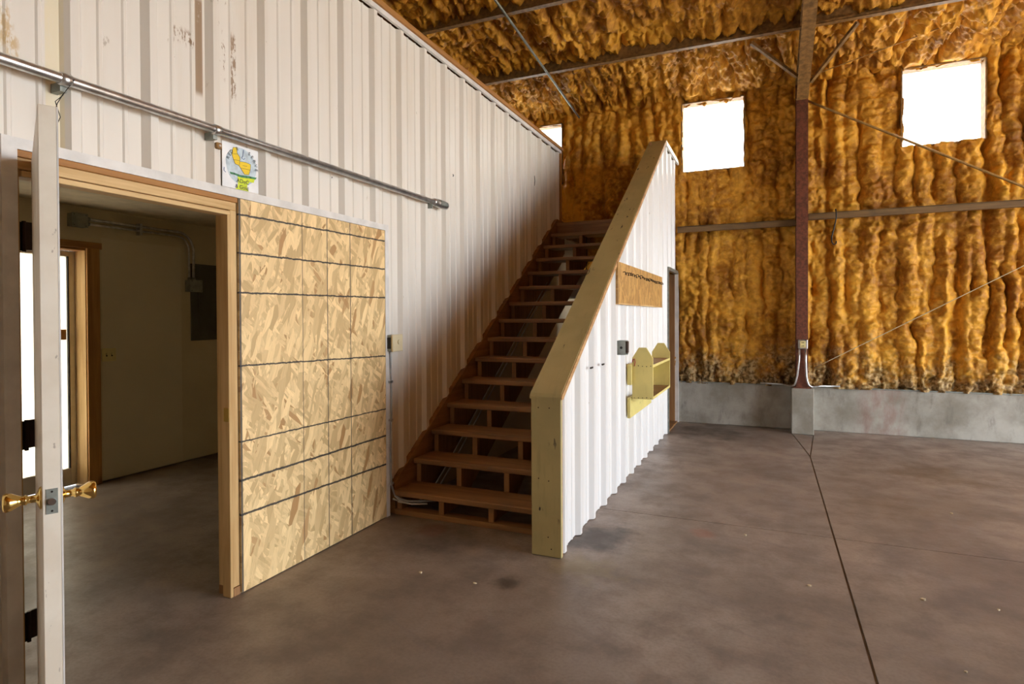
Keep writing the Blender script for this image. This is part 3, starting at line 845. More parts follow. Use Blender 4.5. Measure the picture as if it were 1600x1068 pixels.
# doorway below the landing
dd = thing('door_4', (S - 0.05, (DY0 + DY1) / 2, 0), 'narrow grey-trimmed doorway under the stair landing', 'door', kind='structure')
box('frame_trim', S - 0.036, S + 0.010, DY0 - 0.03, DY0 + 0.012, 0.0, DT + 0.02, 'galv_dull', dd)
box('frame_trim', S - 0.036, S + 0.010, DY1 - 0.035, DY1 + 0.005, 0.0, DT + 0.02, 'trim', dd)
box('frame_trim', S - 0.036, S + 0.010, DY0 + 0.012, DY1 - 0.035, DT, DT + 0.042, 'galv_dull', dd)
box('jamb', -1.31, S - 0.036, DY1 - 0.06, DY1 - 0.03, 0.0, DT, 'stair_z', dd)
box('jamb', -1.31, S - 0.036, DY0, DY0 + 0.03, 0.0, DT, 'stair_z', dd)
box('threshold', -1.31, S - 0.002, DY0 + 0.03, DY1 - 0.06, 0.0, 0.02, 'stair_x', dd)

# ------------------------------------------------------------------ things on the half wall
hb = thing('hook_board', (S + 0.012, 5.82, 1.557), 'weathered strand board with a row of small wire hooks on the white ribbed wall', 'hook board')
box('board', S - 0.002, S + 0.020, 4.745, 6.905, 1.560, 1.897, 'osb_plain', hb, 0.002)
box('lit_bottom_edge', S - 0.002, S + 0.022, 4.745, 6.905, 1.548, 1.560, 'pine_y', hb)  # pale strip stands in for light on the cut lower edge
for k in range(22):
    yy = 4.92 + k * 0.089 + random.uniform(-0.012, 0.012)
    zz = 1.826 + random.uniform(-0.008, 0.008)
    pts = [(S + 0.018, yy, zz), (S + 0.036, yy + 0.004, zz + 0.002), (S + 0.046, yy + 0.012, zz - 0.012), (S + 0.043, yy + 0.03, zz - 0.022), (S + 0.030, yy + 0.045, zz - 0.012)]
    MB().tube(pts, 0.0035, 6).build('hook', 'black_metal', hb)
mb = thing('steel_outlet_box', (S + 0.03, 4.85, 1.13), 'small open steel box screwed to the white ribbed wall near the shelf', 'electrical box')
b_ = MB()
b_.box(S - 0.004, S + 0.066, 4.800, 4.806, 1.132, 1.250)
b_.box(S - 0.004, S + 0.004, 4.806, 4.90, 1.132, 1.250)
b_.box(S + 0.004, S + 0.066, 4.806, 4.90, 1.132, 1.138)
b_.box(S + 0.004, S + 0.066, 4.806, 4.90, 1.244, 1.250)
b_.box(S + 0.004, S + 0.066, 4.894, 4.90, 1.138, 1.244)
b_.build('shell', 'galv_dull', mb)
MB().tube([(S + 0.030, 4.7985, 1.192), (S + 0.030, 4.802, 1.192)], 0.011, 12).build('knockout_dark', 'black_metal', mb)  # black disc painted in for the dark inside the open hole
box('ear', S + 0.060, S + 0.088, 4.80, 4.83, 1.150, 1.245, 'bronze', mb, 0.004)
for (yy, zz) in ((4.02, 1.09), (4.33, 1.09)):
    MB().box(S - 0.003, S + 0.004, yy - 0.03, yy + 0.03, zz - 0.006, zz + 0.006).build('slot_mark', 'black_metal', wall_stair)

sf = thing('shelf_unit', (-1.03, 5.7, 0.55), 'yellow painted two-tier wall shelf with peaked end panels on the white ribbed wall', 'shelf')
SX0, SX1 = -1.105, -0.925
def end_panel(y0, y1):
    xm = (SX0 + SX1) / 2
    poly = [(SX0, 0.722), (SX1, 0.722), (SX1, 1.082), (xm + 0.032, 1.174), (xm - 0.032, 1.174), (SX0, 1.082)]
    return MB().prism(poly, 'y', y0, y1).build('end_panel', 'yellow_paint', sf)
end_panel(5.20, 5.22); end_panel(6.160, 6.18)
box('shelf_board', SX0, SX1 - 0.004, 5.22, 6.16, 0.724, 0.742, 'stair_x', sf)
box('shelf_board', SX0, SX1 - 0.004, 5.22, 6.16, 1.004, 1.022, 'stair_x', sf)
box('shelf_lip', SX1 - 0.004, SX1, 5.22, 6.16, 0.722, 0.744, 'yellow_paint', sf)
box('shelf_lip', SX1 - 0.004, SX1, 5.22, 6.16, 1.002, 1.024, 'yellow_paint', sf)
box('mounting_rail', S - 0.002, SX0, 5.165, 6.18, 0.845, 1.026, 'yellow_paint', sf, 0.002)
box('mounting_rail', S - 0.002, S + 0.025, 5.165, 6.18, 0.552, 0.730, 'yellow_paint', sf, 0.002)
for i in range(5):
    for zz in (0.732, 1.012):
        xx = SX0 + 0.018 + i * 0.036
        MB().tube([(xx, 5.1985, zz + random.uniform(-.008, .008)), (xx, 5.2005, zz)], 0.0045, 6).build('nail_head', 'bronze', sf)
MB().tube([(SX0 + 0.020, 5.199, 1.015), (SX0 + 0.026, 5.197, 1.045), (SX0 + 0.022, 5.197, 1.075), (SX0 + 0.006, 5.198, 1.068), (SX0 + 0.002, 5.198, 1.045)], 0.004, 6).build('red_tie', 'red_tape', sf)

# ------------------------------------------------------------------ conduit and other things on the partition wall
pipe = thing('steel_conduit', (W + 0.05, 1.5, 2.36), 'long shiny steel conduit fixed along the cream ribbed wall above the doorway', 'conduit')
PX, PZ = W + 0.036, 2.378
MB().tube([(PX, SOUTH_Y + 0.05, PZ - 0.01), (PX, 1.2, PZ), (PX, 4.22, PZ + 0.012)], 0.0205, 20).build('pipe', 'galv', pipe, smooth=True)
for yy, zz in ((1.420, PZ), (2.107, PZ + 0.003)):
    MB().tube([(PX, yy - 0.02, zz), (PX, yy - 0.018, zz), (PX, yy + 0.018, zz), (PX, yy + 0.02, zz)], [0.021, 0.0250, 0.0250, 0.021], 20).build('strap', 'galv', pipe, smooth=True)
    MB().box(W - 0.036, PX - 0.01, yy - 0.012, yy + 0.012, zz - 0.045, zz - 0.010).build('strap_foot', 'galv_dull', pipe)
prof = [(4.16, 0.025), (4.17, 0.031), (4.195, 0.031), (4.20, 0.027), (4.215, 0.034), (4.33, 0.036), (4.37, 0.033), (4.385, 0.022), (4.39, 0.008)]
MB().tube([(PX, y, PZ + 0.012) for y, r in prof], [r for y, r in prof], 16).build('end_fitting', 'galv', pipe, smooth=True)
MB().box(PX - 0.004, PX + 0.040, 4.235, 4.345, PZ - 0.006, PZ + 0.032, 0.006).build('fitting_cover', 'galv_dull', pipe)
MB().box(W - 0.034, PX, 4.145, 4.158, PZ - 0.042, PZ + 0.02).build('strap_foot', 'galv_dull', pipe)
wr = MB()
wr.tube([(PX + 0.0, 1.440, PZ + 0.027), (PX + 0.026, 1.438, PZ), (PX + 0.004, 1.425, PZ - 0.035), (PX - 0.005, 1.412, PZ - 0.065), (PX + 0.0, 1.385, PZ - 0.095), (PX, 1.402, PZ - 0.15), (PX - 0.004, 1.385, PZ - 0.20), (PX, 1.378, PZ - 0.215)], 0.0017, 6)
wr.tube([(PX, 1.414, PZ - 0.055), (PX, 1.392, PZ - 0.10), (PX, 1.378, PZ - 0.155), (PX, 1.373, PZ - 0.185)], 0.0017, 6)
tag(wr.build('tie_wire', 'black_metal'), 'thin dark wire loop dangling from the steel conduit', 'wire')
rb = thing('clip_bracket', (W + 0.01, 2.11, 2.30), 'small rusty clip under the conduit beside the poster', 'bracket')
MB().box(W - 0.036, W + 0.014, 2.128, 2.158, 2.300, 2.332, 0.004).build('clip', 'primer_dark', rb)
MB().tube([(W + 0.012, 2.143, 2.316), (W + 0.018, 2.143, 2.316)], 0.006, 8).build('screw', 'galv', rb)

# poster
pz = thing('poster', (W + 0.004, 2.28, 2.121), 'tattered white poster with a yellow map under the steel conduit', 'poster')
def flat(name, pts2, mat, lift, parent=pz):
    """flat print on the poster: pts2 = (y, z)"""
    return MB().prism(pts2, 'x', W + 0.003 + lift, W + 0.0036 + lift).build(name, mat, parent)
def sg(u, v):
    vt, vb = 184 + 0.33 * (u - 165), 874 + 0.183 * (u - 165)
    return (2.165 + (u - 165) / 530 * 0.23, 2.351 - 0.23 * (v - vt) / (vb - vt))
M['paper'] = plain('white_paper', (0.86, 0.87, 0.88), 0.5, 0, 0.03)
M['print_sky'] = plain('pale_blue_print', (0.56, 0.66, 0.72), 0.5, 0, 0.1, 30)
M['print_yellow'] = plain('yellow_print', (0.86, 0.60, 0.01), 0.5, 0, 0.03)
M['print_lime'] = plain('lime_print', (0.66, 0.78, 0.02), 0.5, 0, 0.06, 40)
M['print_green'] = plain('green_print', (0.05, 0.25, 0.10), 0.5, 0, 0.3, 60)
M['print_ink'] = plain('ink', (0.02, 0.035, 0.05), 0.6, 0, 0.05)
M['print_blue'] = plain('blue_ink', (0.16, 0.22, 0.42), 0.6, 0, 0.05)
flat('sheet', [sg(*p) for p in ((165, 184), (695, 359), (697, 965), (540, 942), (330, 902), (165, 874))], 'paper', 0)
circ = []
for k in range(28):
    a = 2 * math.pi * k / 28
    circ.append((2.285 + 0.098 * math.cos(a) * (1 + 0.03 * math.sin(5 * a)), 2.245 + 0.096 * math.sin(a)))
flat('sky_disc', circ, 'print_sky', 0.0008)
flat('grass_strip', [sg(*p) for p in ((265, 655), (330, 668), (420, 700), (560, 715), (668, 735), (650, 760), (540, 745), (420, 735), (340, 700), (280, 690))], 'print_green', 0.0015)
flat('lime_block', [sg(*p) for p in ((380, 722), (470, 738), (560, 745), (640, 755), (620, 810), (560, 800), (525, 840), (520, 890), (545, 938), (400, 915), (345, 912), (385, 850))], 'print_lime', 0.0015)
flat('map_shape', [sg(*p) for p in ((320, 290), (380, 295), (372, 370), (415, 440), (412, 500), (500, 512), (575, 545), (570, 620), (545, 695), (480, 690), (400, 560), (345, 535), (310, 440), (295, 380))], 'print_yellow', 0.0020)
def ink_line(pts, w=0.0011, mat='print_ink'):
    mb_ = MB()
    pts = [sg(*p) for p in pts]
    mb_.tube([(W + 0.0058, y, z) for y, z in pts], w, 5)
    mb_.build('ink_line', mat, pz)
ink_line(((320, 290), (380, 295), (372, 370), (415, 440), (412, 500), (500, 512), (575, 545), (570, 620), (545, 695), (480, 690), (400, 560), (345, 535), (310, 440), (295, 380), (320, 290)), 0.0009)
for seg in (((300, 385), (378, 390)), ((318, 475), (412, 485)), ((400, 560), (415, 500)), ((430, 598), (570, 625)), ((455, 560), (520, 568))):
    ink_line(seg, 0.0008)
ink_line(((470, 330), (458, 420), (440, 450), (470, 470), (490, 455)), 0.0018, 'print_blue')
ink_line(((190, 590), (185, 640), (210, 665)), 0.0015, 'print_blue')
def text_mesh(txt, size):
    cu = bpy.data.curves.new('lettering', 'FONT')
    cu.body = txt
    cu.size = size
    cu.align_x = 'CENTER'
    o = bpy.data.objects.new('lettering', cu)
    COL.objects.link(o)
    dg = bpy.context.evaluated_depsgraph_get()
    me = bpy.data.meshes.new_from_object(o.evaluated_get(dg))
    bpy.data.objects.remove(o)
    return me
def letter(txt, y, z, ang, size, mat='print_ink'):
    me = text_mesh(txt, size)
    me.materials.clear(); me.materials.append(M[mat])
    o = bpy.data.objects.new('lettering', me)
    COL.objects.link(o)
    o.parent = pz
    o.matrix_local = Matrix.Translation(Vector((W + 0.0064, y, z)) - Vector(pz.location)) @ Matrix.Rotation(ang, 4, 'X') @ Matrix(((0, 0, 1, 0), (1, 0, 0, 0), (0, 1, 0, 0), (0, 0, 0, 1)))
def arc_text(txt, a0, a1, r=0.084, size=0.027):
    for i, ch in enumerate(txt):
        a = a0 + (a1 - a0) * i / max(1, len(txt) - 1)
        if ch != ' ':
            letter(ch, 2.287 + r * math.cos(R(a)), 2.243 + r * math.sin(R(a)), R(a - 90), size)
arc_text('RED R', 162, 110)
arc_text('SERVE', 60, 2)
letter('ADeC', *sg(455, 826), 0.0, 0.031)
letter('& Gold', *sg(440, 908), -0.02, 0.029)

# switch box and cable by the foot of the stairs
sb = thing('thermostat_box', (W + 0.03, 3.62, 1.20), 'cream cover on a small grey box on the ribbed wall near the stair foot', 'electrical box')
box('back_box', W - 0.036, W + 0.036, 3.570, 3.690, 1.203, 1.322, 'galv_dull', sb, 0.002)
box('side_slot', W - 0.010, W + 0.030, 3.566, 3.571, 1.222, 1.303, 'black_metal', sb)
box('cover', W + 0.036, W + 0.052, 3.566, 3.694, 1.200, 1.325, 'cream', sb, 0.004)
MB().tube([(W + 0.051, 3.64, 1.27), (W + 0.060, 3.64, 1.27)], [0.018, 0.016], 16).build('dial', 'cream', sb)
ca = thing('drop_cable', (W + 0.01, 3.57, 0.05), 'grey cable dropping from the box on the wall to the foot of the stairs', 'cable')
MB().tube([(W + 0.010, 3.592, 1.21), (W + 0.010, 3.596, 1.10), (W + 0.010, 3.600, 0.95), (W + 0.010, 3.600, 0.75), (W + 0.010, 3.590, 0.5), (W + 0.010, 3.590, 0.30), (W + 0.012, 3.597, 0.21), (W + 0.02, 3.62, 0.15), (W + 0.05, 3.64, 0.115), (W + 0.11, 3.66, 0.100), (W + 0.20, 3.68, 0.105), (W + 0.30, 3.75, 0.10)], 0.0075, 8).build('cable', 'cable_grey', ca, smooth=True)
MB().tube([(W + 0.006, 3.602, 0.34), (W + 0.008, 3.603, 0.22), (W + 0.02, 3.628, 0.135), (W + 0.06, 3.645, 0.095), (W + 0.14, 3.665, 0.080), (W + 0.25, 3.70, 0.085)], 0.0065, 8).build('cable', 'cable_white', ca, smooth=True)
for zz in (0.98, 0.70, 0.235):
    box('clip', W - 0.034, W + 0.020, 3.575, 3.612, zz - 0.008, zz + 0.008, 'galv', ca)

# ------------------------------------------------------------------ back wall: sheet, foam, curb, windows
WINS = [(-3.60, -2.805, 3.42, 4.30), (-1.082, -0.293, 3.41, 4.33), (1.460, 2.265, 3.455, 4.37)]
bw = MB()
xs = sorted({WEST_X, EAST_X + 0.1, *[w[0] for w in WINS], *[w[1] for w in WINS]})
for a, b in zip(xs[:-1], xs[1:]):
    w = next((w for w in WINS if abs(w[0] - a) < 1e-6), None)
    if w:
        bw.box(a, b, NORTH_Y, NORTH_Y + 0.08, 0, w[2]); bw.box(a, b, NORTH_Y, NORTH_Y + 0.08, w[3], 5.0)
    else:
        bw.box(a, b, NORTH_Y, NORTH_Y + 0.08, 0, 5.0)
wall_back = tag(bw.build('wall_back', 'primer_dark'), 'back wall covered in lumpy orange spray foam', 'wall', kind='structure')

def foam_ridges(u, v, umin, umax, seed, wmin, wmax, amp, meander):
    r = np.random.default_rng(seed)
    h = np.zeros_like(u)
    for layer in range(2):
        c = umin - 0.2
        k = 0
        while c < umax + 0.2:
            w = r.uniform(wmin, wmax) * (1.0 if layer == 0 else 0.6)
            a = r.uniform(0.55, 1.0) * amp * (1.0 if layer == 0 else 1.12)
            sd = int(r.integers(1, 99999))
            uc = c + meander * vnoise(v * 0 + k * 3.7, v, 1, 1.6, sd) + 0.45 * meander * vnoise(v * 0 + k, v, 1, 5.0, sd + 1)
            ww_ = w * (1 + 0.30 * vnoise(v * 0 + k, v, 1, 4.5, sd + 2))
            hh = a * (0.80 + 0.25 * vnoise(v * 0 + k, v, 1, 3.0, sd + 3) + 0.17 * vnoise(v * 0 + k, v, 1, 12.0, sd + 4) + 0.08 * vnoise(v * 0 + k, v, 1, 27.0, sd + 6))
            if layer == 1:
                hh = hh * np.clip(0.6 + 1.4 * vnoise(v * 0 + k, v, 1, 1.1, sd + 5), 0, 1)
            d = np.clip(1 - ((u - uc) / (ww_ * 0.50)) ** 2, 0, 1)
            h = np.maximum(h, hh * d ** 0.5)
            c += w * (0.86 if layer == 0 else r.uniform(1.6, 2.6))
            k += 1
    return h

def grid_faces(nu, nv, keep):
    idx = np.arange(nu * nv).reshape(nu, nv)
    q = np.stack([idx[:-1, :-1], idx[1:, :-1], idx[1:, 1:], idx[:-1, 1:]], -1)
    return q[keep].tolist()

CURB_Z = 0.55
FY = NORTH_Y - 0.035      # foam datum
def back_foam():
    u0, u1, v0, v1 = -3.75, 2.95, CURB_Z - 0.01, 4.62
    du = 0.0125
    nu, nv = int((u1 - u0) / du) + 1, int((v1 - v0) / du) + 1
    u, v = np.meshgrid(np.linspace(u0, u1, nu), np.linspace(v0, v1, nv), indexing='ij')
    h = foam_ridges(u + 0.022 * vnoise(u, v, 5, 9, 20), v, u0, u1, 5, 0.13, 0.25, 0.145, 0.045)
    h += 0.016 * vnoise(u, v, 7, 17, 21) + 0.010 * vnoise(u, v, 22, 34, 22) + 0.005 * vnoise(u, v, 60, 70, 23)
    # crumbly low edge
    low = np.clip((1.05 - v) / 0.45, 0, 1)
    h += low * (0.035 * vnoise(u, v, 18, 16, 31) + 0.020 * vnoise(u, v, 40, 38, 32))
    # rougher, flatter sprayed areas by noise
    rough = np.clip(vnoise(u, v, 0.9, 0.8, 41) * 1.6 + 0.1, 0, 1)
    h = h * (1 - 0.08 * rough) + rough * 0.018 * vnoise(u, v, 26, 22, 42)
    # foam thins out at window edges
    for (a, b, c, d) in WINS:
        dx = np.maximum(np.maximum(a - u, u - b), 0); dz = np.maximum(np.maximum(c - v, v - d), 0)
        dist = np.sqrt(dx * dx + dz * dz)
        h = np.minimum(h, 0.085 + dist * 0.5 + 0.012 * vnoise(u, v, 15, 15, 51))
    # roll into the eave
    h += np.clip((v - 4.36) / 0.24, 0, 1) ** 2 * 0.16
    du_ = 0.010 * vnoise(u, v, 14, 14, 61)
    x = u + du_; z = v + 0.012 * vnoise(u, v, 12, 12, 62)
    z = np.where(v < CURB_Z + 0.03, v, z)
    y = FY - h
    cu_, cv_ = (u[:-1, :-1] + u[1:, 1:]) / 2, (v[:-1, :-1] + v[1:, 1:]) / 2
    keep = np.ones(cu_.shape, bool)
    wob = 0.018 * vnoise(cu_, cv_, 11, 11, 71)
    for (a, b, c, d) in WINS:
        keep &= ~((cu_ > a + 0.004 + np.maximum(wob, 0)) & (cu_ < b - 0.004) & (cv_ > c + wob) & (cv_ < d - 0.01 - np.abs(wob)))
    pts = np.stack([x, y, z], -1).reshape(-1, 3)
    o = mesh_obj('spray_foam', pts, grid_faces(nu, nv, keep), 'foam', wall_back, smooth=True)
    o['kind'] = 'stuff'
    o['label'] = 'lumpy orange spray foam in vertical ropes'
back_foam()
for a, b in ((WEST_X, -3.75), (2.95, EAST_X)):
    m_ = MB()
    n_ = int((b - a) / 0.2)
    for k in range(n_):
        xx = a + (b - a) * (k + 0.5) / n_
        m_.tube([(xx, FY + 0.02, CURB_Z), (xx + 0.03, FY, 1.6), (xx - 0.02, FY, 3.0), (xx, FY, 4.6)], [0.12, 0.14, 0.12, 0.14], 8)
    m_.build('spray_foam', 'foam', wall_back)['kind'] = 'stuff'

for i, (a, b, c, d) in enumerate(WINS):
    wn = thing('window_%d' % (i + 1), ((a + b) / 2, NORTH_Y, c), ('white corrugated skylight pane above the loft, partly hidden by the partition wall',
               'white corrugated skylight pane in the foam wall beside the half wall peak', 'white corrugated skylight pane in the foam wall beyond the steel column')[i], 'window', kind='structure')
    vs_, fs = [], []
    n_ = 48
    for k in range(n_ + 1):
        x = a + (b - a) * k / n_
        ph = (x / 0.27) % 1.0
        y = NORTH_Y + 0.05 + (-0.022 if ph < 0.12 else (-0.006 if 0.42 < ph < 0.48 else 0.0))
        vs_ += [(x, y, c - 0.02), (x, y, d + 0.02)]
    for k in range(n_):
        fs.append((2 * k, 2 * k + 2, 2 * k + 3, 2 * k + 1))
    mesh_obj('pane', vs_, fs, 'skylight', wn)
    y0, y1 = NORTH_Y - 0.125, NORTH_Y + 0.03
    box('frame', a - 0.012, a + 0.004, y0, y1, c, d, 'primer_dark', wn)
    box('frame', b - 0.004, b + 0.012, y0, y1, c, d, 'primer_dark', wn)
    box('frame', a, b, y0, y1, d - 0.004, d + 0.012, 'primer_dark', wn)
    box('frame', a, b, y0 + 0.03, y1, c - 0.012, c + 0.004, 'primer_dark', wn)
    if i == 1:
        for xx in (-0.80, -0.52):
            MB().tube([(xx, NORTH_Y - 0.05, d + 0.01), (xx + 0.004, NORTH_Y - 0.055, d - 0.025), (xx, NORTH_Y - 0.05, d - 0.045)], [0.03, 0.032, 0.012], 8).build('foam_drip', 'foam', wn, smooth=True)

curb = thing('wall_foundation', (0, 8.36, 0), 'grey concrete curb along the foot of the foam wall', 'wall', kind='structure')
CF = 8.33
box('curb', WEST_X + 0.25, 0.262, CF, NORTH_Y, 0.0, CURB_Z, 'concrete', curb, 0.006)
box('curb', 0.500, EAST_X, CF, NORTH_Y, 0.0, CURB_Z - 0.006, 'concrete', curb, 0.006)
box('sill_strip', WEST_X + 0.25, 0.262, CF - 0.006, NORTH_Y, CURB_Z, CURB_Z + 0.010, 'galv_dull', curb)
box('sill_strip', 0.500, EAST_X, CF - 0.006, NORTH_Y, CURB_Z - 0.006, CURB_Z + 0.006, 'galv_dull', curb)
pier = box('concrete_pier', 0.258, 0.503, 7.99, NORTH_Y, 0.0, CURB_Z + 0.012, 'concrete', None, 0.006)
tag(pier, 'square grey concrete pier under the red-brown steel column', 'pier')

# girts
for a, b, z, y0 in ((-1.12, 0.325, 2.60, 8.14), (0.45, EAST_X, 2.66, 8.14)):
    box('girt', a, b, y0, y0 + 0.05, z - 0.035, z + 0.045, 'girt', wall_back, 0.004)
    box('girt_lip', a, b, y0, FY, z + 0.035, z + 0.045, 'girt', wall_back)

# ------------------------------------------------------------------ steel frame
colm = thing('steel_column', (0.375, 8.1, CURB_Z), 'red-brown steel frame column and rafter standing on the concrete pier', 'column')
CXa, CXb = 0.311, 0.440
ZK = 4.06
def fl(p0, p1, t, x0=CXa, x1=CXb):
    """flange plate between two (y, z) points"""
    d = Vector((p1[0] - p0[0], p1[1] - p0[1])).normalized()
    n = Vector((-d.y, d.x)) * t
    poly = [p0, p1, (p1[0] + n.x, p1[1] + n.y), (p0[0] + n.x, p0[1] + n.y)]
    return MB().prism(poly, 'x', x0, x1)
yb = 8.0
fl((yb, CURB_Z + 0.012), (yb - 0.02, ZK), -0.012).build('front_flange', 'primer', colm)
fl((8.30, CURB_Z + 0.012), (8.30, ZK + 0.30), 0.012).build('rear_flange', 'primer', colm)
MB().prism([(yb + 0.005, CURB_Z + 0.012), (8.30, CURB_Z + 0.012), (8.30, ZK + 0.30), (yb - 0.015, ZK)], 'x', 0.372, 0.380).build('web', 'primer', colm)
SLB, SLT = 0.275, 0.17
ry = 1.0
fl((ry, ZK + SLB * (yb - ry)), (yb - 0.02, ZK), 0.012).build('rafter_flange', 'primer_dark', colm)
fl((ry, 4.36 + SLT * (8.33 - ry)), (8.30, 4.36), -0.010).build('rafter_flange', 'primer_dark', colm)
MB().prism([(ry, ZK + SLB * (yb - ry)), (yb - 0.02, ZK), (8.30, 4.36), (ry, 4.36 + SLT * (8.33 - ry) + 0.7)], 'x', 0.372, 0.380).build('rafter_web', 'primer_dark', colm)
MB().beam((yb and 0.375, 7.985, ZK + 0.01), (0.375, 8.30, ZK + 0.12), 0.12, 0.012).build('knee_stiffener', 'primer_dark', colm)
box('foot_plate', 0.285, 0.475, 7.992, 8.34, CURB_Z + 0.010, CURB_Z + 0.024, 'primer', colm)
MB().beam((0.30, 7.62, 4.22), (-0.18, 7.20, 4.52), 0.035, 0.035).build('flange_brace', 'primer_dark', colm)
MB().beam((0.45, 7.70, 4.16), (0.86, 7.16, 4.52), 0.035, 0.035).build('flange_brace', 'primer_dark', colm)

# outlet and conduits on the column
ol = thing('column_outlet', (0.38, 7.98, 1.04), 'steel outlet box on the column with two conduits bending along the curb', 'outlet')
box('box_body', 0.328, 0.432, 7.935, 7.992, 1.045, 1.158, 'galv', ol, 0.006)
box('outlet_face', 0.350, 0.410, 7.932, 7.937, 1.062, 1.142, 'ivory', ol, 0.002)
for zz in (1.082, 1.122):
    for xx in (0.372, 0.388):
        box('slot', xx - 0.003, xx + 0.003, 7.930, 7.933, zz - 0.008, zz + 0.008, 'black_metal', ol)
zb_ = CURB_Z + 0.030
MB().tube([(0.345, 7.965, 1.05), (0.340, 7.968, 0.90), (0.322, 7.972, 0.72), (0.305, 7.975, 0.64)] + [(0.290, 7.98, 0.60), (0.262, 8.0, zb_ + 0.005), (0.22, 8.10, zb_), (0.16, 8.20, zb_), (0.05, 8.23, zb_), (-0.1, 8.26, zb_)], 0.011, 10).build('conduit', 'galv', ol, smooth=True)
MB().tube([(0.412, 7.965, 1.05), (0.414, 7.968, 0.90), (0.420, 7.972, 0.72), (0.430, 7.975, 0.65), (0.446, 7.98, 0.605), (0.475, 7.99, zb_ + 0.005), (0.53, 8.08, zb_), (0.60, 8.18, zb_), (0.80, 8.22, zb_)], 0.011, 10).build('conduit', 'galv', ol, smooth=True)

# ------------------------------------------------------------------ roof
def roof_z(y):
    return 4.35 + 0.17 * (8.33 - y)
rf = MB()
rf.prism([(SOUTH_Y - 0.1, roof_z(SOUTH_Y - 0.1) + 0.22), (NORTH_Y + 0.1, roof_z(NORTH_Y + 0.1) + 0.22), (NORTH_Y + 0.1, roof_z(NORTH_Y) + 0.30), (SOUTH_Y - 0.1, roof_z(SOUTH_Y) + 0.32)], 'x', WEST_X - 0.1, EAST_X + 0.1)
ceiling = tag(rf.build('ceiling', 'foam_roof'), 'sloping roof sprayed underneath with rough orange foam', 'ceiling', kind='structure')
def roof_foam():
    u0, u1, v0, v1 = -4.9, 2.95, 4.4, 8.42
    du = 0.015
    nu, nv = int((u1 - u0) / du) + 1, int((v1 - v0) / du) + 1
    u, v = np.meshgrid(np.linspace(u0, u1, nu), np.linspace(v0, v1, nv), indexing='ij')
    h = foam_ridges(u + 0.18 * vnoise(u, v, 0.8, 0.8, 81), v, u0, u1, 15, 0.12, 0.22, 0.19, 0.06)
    h *= 0.75 + 0.35 * vnoise(u, v, 1.4, 1.2, 82)
    h += 0.026 * (1 - 2 * np.abs(vnoise(u, v, 8, 6, 83))) + 0.024 * (1 - 2 * np.abs(vnoise(u, v, 19, 14, 84))) + 0.020 * vnoise(u, v, 42, 34, 85) - 0.02
    # foam piles up against the purlins and the eave
    for py in (7.15, 5.96, 4.77):
        d = np.abs(v - py)
        h += 0.05 * np.exp(-(d / 0.10) ** 2) * (0.6 + 0.8 * vnoise(u, v, 3, 3, 86))
    h += np.clip((v - 8.05) / 0.3, 0, 1) ** 2 * 0.10
    z = roof_z(v) + 0.205 - h
    z = np.where(v > 7.75, np.maximum(z, 4.385 + 0.02 * vnoise(u, v, 9, 9, 89)), z)
    # keep clear of the skylight panes at the eave
    x = u + 0.014 * vnoise(u, v, 13, 13, 87); y = v + 0.014 * vnoise(u, v, 13, 13, 88)
    pts = np.stack([x, y, z], -1).reshape(-1, 3)
    keep = np.ones((nu - 1, nv - 1), bool)
    f = [(a, d, c, b) for a, b, c, d in grid_faces(nu, nv, keep)]
    o = mesh_obj('spray_foam', pts, f, 'foam_roof', ceiling, smooth=True)
    o['kind'] = 'stuff'
roof_foam()
for k, py in enumerate((7.15, 5.96, 4.77, 3.58, 2.39, 1.2, 0.0, -1.2, -2.4)):
    z = roof_z(py)
    m_ = MB()
    m_.box(WEST_X, EAST_X, py - 0.004, py + 0.004, z, z + 0.21)
    m_.box(WEST_X, EAST_X, py - 0.062, py + 0.004, z - 0.003, z + 0.006)
    m_.box(WEST_X, EAST_X, py - 0.062, py - 0.056, z, z + 0.024)
    m_.build('purlin', 'primer_dark', ceiling)
def rod(name, a, b, r, mat, label, cat='rod', sag=0.0, parts=1):
    a, b = Vector(a), Vector(b)
    pts = []
    for i in range(13):
        t = i / 12
        p = a.lerp(b, t)
        p.z -= sag * 4 * t * (1 - t)
        pts.append(p)
    return tag(MB().tube(pts, r, 8).build(name, mat, smooth=True), label, cat)
rod('brace_rod', (-2.64, 5.60, roof_z(5.60) - 0.02), (-2.52, 8.28, 4.335), 0.014, 'galv_dull', 'straight steel brace rod slanting below the foam roof towards the loft corner')
rod('brace_rod', (0.44, 8.13, 4.085), (2.75, 8.13, 2.72), 0.014, 'rope', 'ochre brace rod running diagonally across the foam wall below the skylight pane')
rod('string_line', (0.52, 8.20, 0.80), (2.75, 8.18, 2.09), 0.0045, 'string', 'thin pale string stretched diagonally over the lower foam wall', 'string')
rod('eave_wire', (0.46, 8.02, 4.34), (1.95, 7.75, 4.62), 0.006, 'rope', 'thin wire rising from the column knee along the roof foam', 'wire')
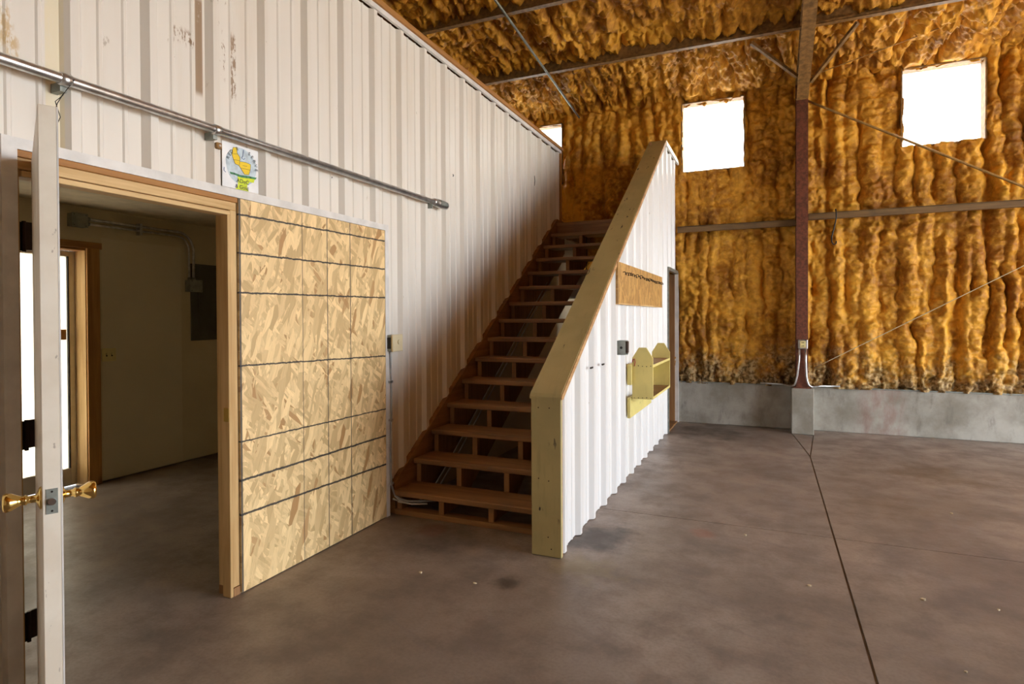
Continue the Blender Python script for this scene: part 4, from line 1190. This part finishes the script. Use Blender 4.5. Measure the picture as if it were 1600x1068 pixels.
hk = MB().tube([(0.742, 8.10, 2.72), (0.742, 8.08, 2.725), (0.745, 8.07, 2.70), (0.748, 8.08, 2.62), (0.725, 8.09, 2.50), (0.700, 8.09, 2.40), (0.700, 8.09, 2.335), (0.722, 8.09, 2.300), (0.748, 8.09, 2.315), (0.750, 8.09, 2.345)], 0.0075, 8).build('wire_hook', 'black_metal', smooth=True)
tag(hk, 'dark bent wire hook hanging from the girt beside the steel column', 'hook')

# ------------------------------------------------------------------ the rest of the shell, out of view
ew = MB()
ew.box(EAST_X, EAST_X + 0.1, SOUTH_Y, ED[0], 0, 6.9)
ew.box(EAST_X, EAST_X + 0.1, ED[1], NORTH_Y, 0, 6.9)
ew.box(EAST_X, EAST_X + 0.1, ED[0], ED[1], ED[2], 6.9)
tag(ew.build('wall_right', 'outer'), 'plywood lined wall with a wide roll-up door opening', 'wall', kind='structure')
tag(box('wall_front', WEST_X, EAST_X, SOUTH_Y - 0.1, SOUTH_Y, 0, 6.9, 'outer'), 'plywood lined wall behind the viewer', 'wall', kind='structure')
ww2 = box('wall_west_upper', WEST_X - 0.02, WEST_X, SOUTH_Y, NORTH_Y, 2.6, 6.9, 'outer')
ww2['kind'] = 'structure'

# ------------------------------------------------------------------ chips on the floor
CHIPS = (((-0.139, 4.173), 'tiny pale chip lying close to the thin cross joint of the concrete floor'),
         ((0.201, 3.522), 'tiny pale chip lying just beside the wide floor joint, on the staircase side'),
         ((1.225, 5.211), None), ((1.034, 3.59), None), ((0.723, 3.572), None), ((0.735, 2.913), None),
         ((-1.81, 2.845), 'tiny pale chip lying on the floor in front of the strand board sheet'),
         ((-1.467, 2.85), 'tiny pale chip lying beside the small dark oil stain near the stair foot'))
for (x, y), lab in CHIPS:
    a = random.uniform(0, 3.1)
    s = random.uniform(0.008, 0.016)
    pts = []
    for k in range(6):
        t = a + k * math.pi / 3
        r = s * random.uniform(0.5, 1.0)
        pts.append((x + r * math.cos(t), y + 0.7 * r * math.sin(t)))
    o = MB().prism(pts, 'z', -0.0005, random.uniform(0.004, 0.008)).build('wood_chip', 'chip')
    tag(o, lab or 'tiny pale chip lying on the open floor beyond the wide joint from the stairs', 'debris', 'chips scattered on the concrete floor')
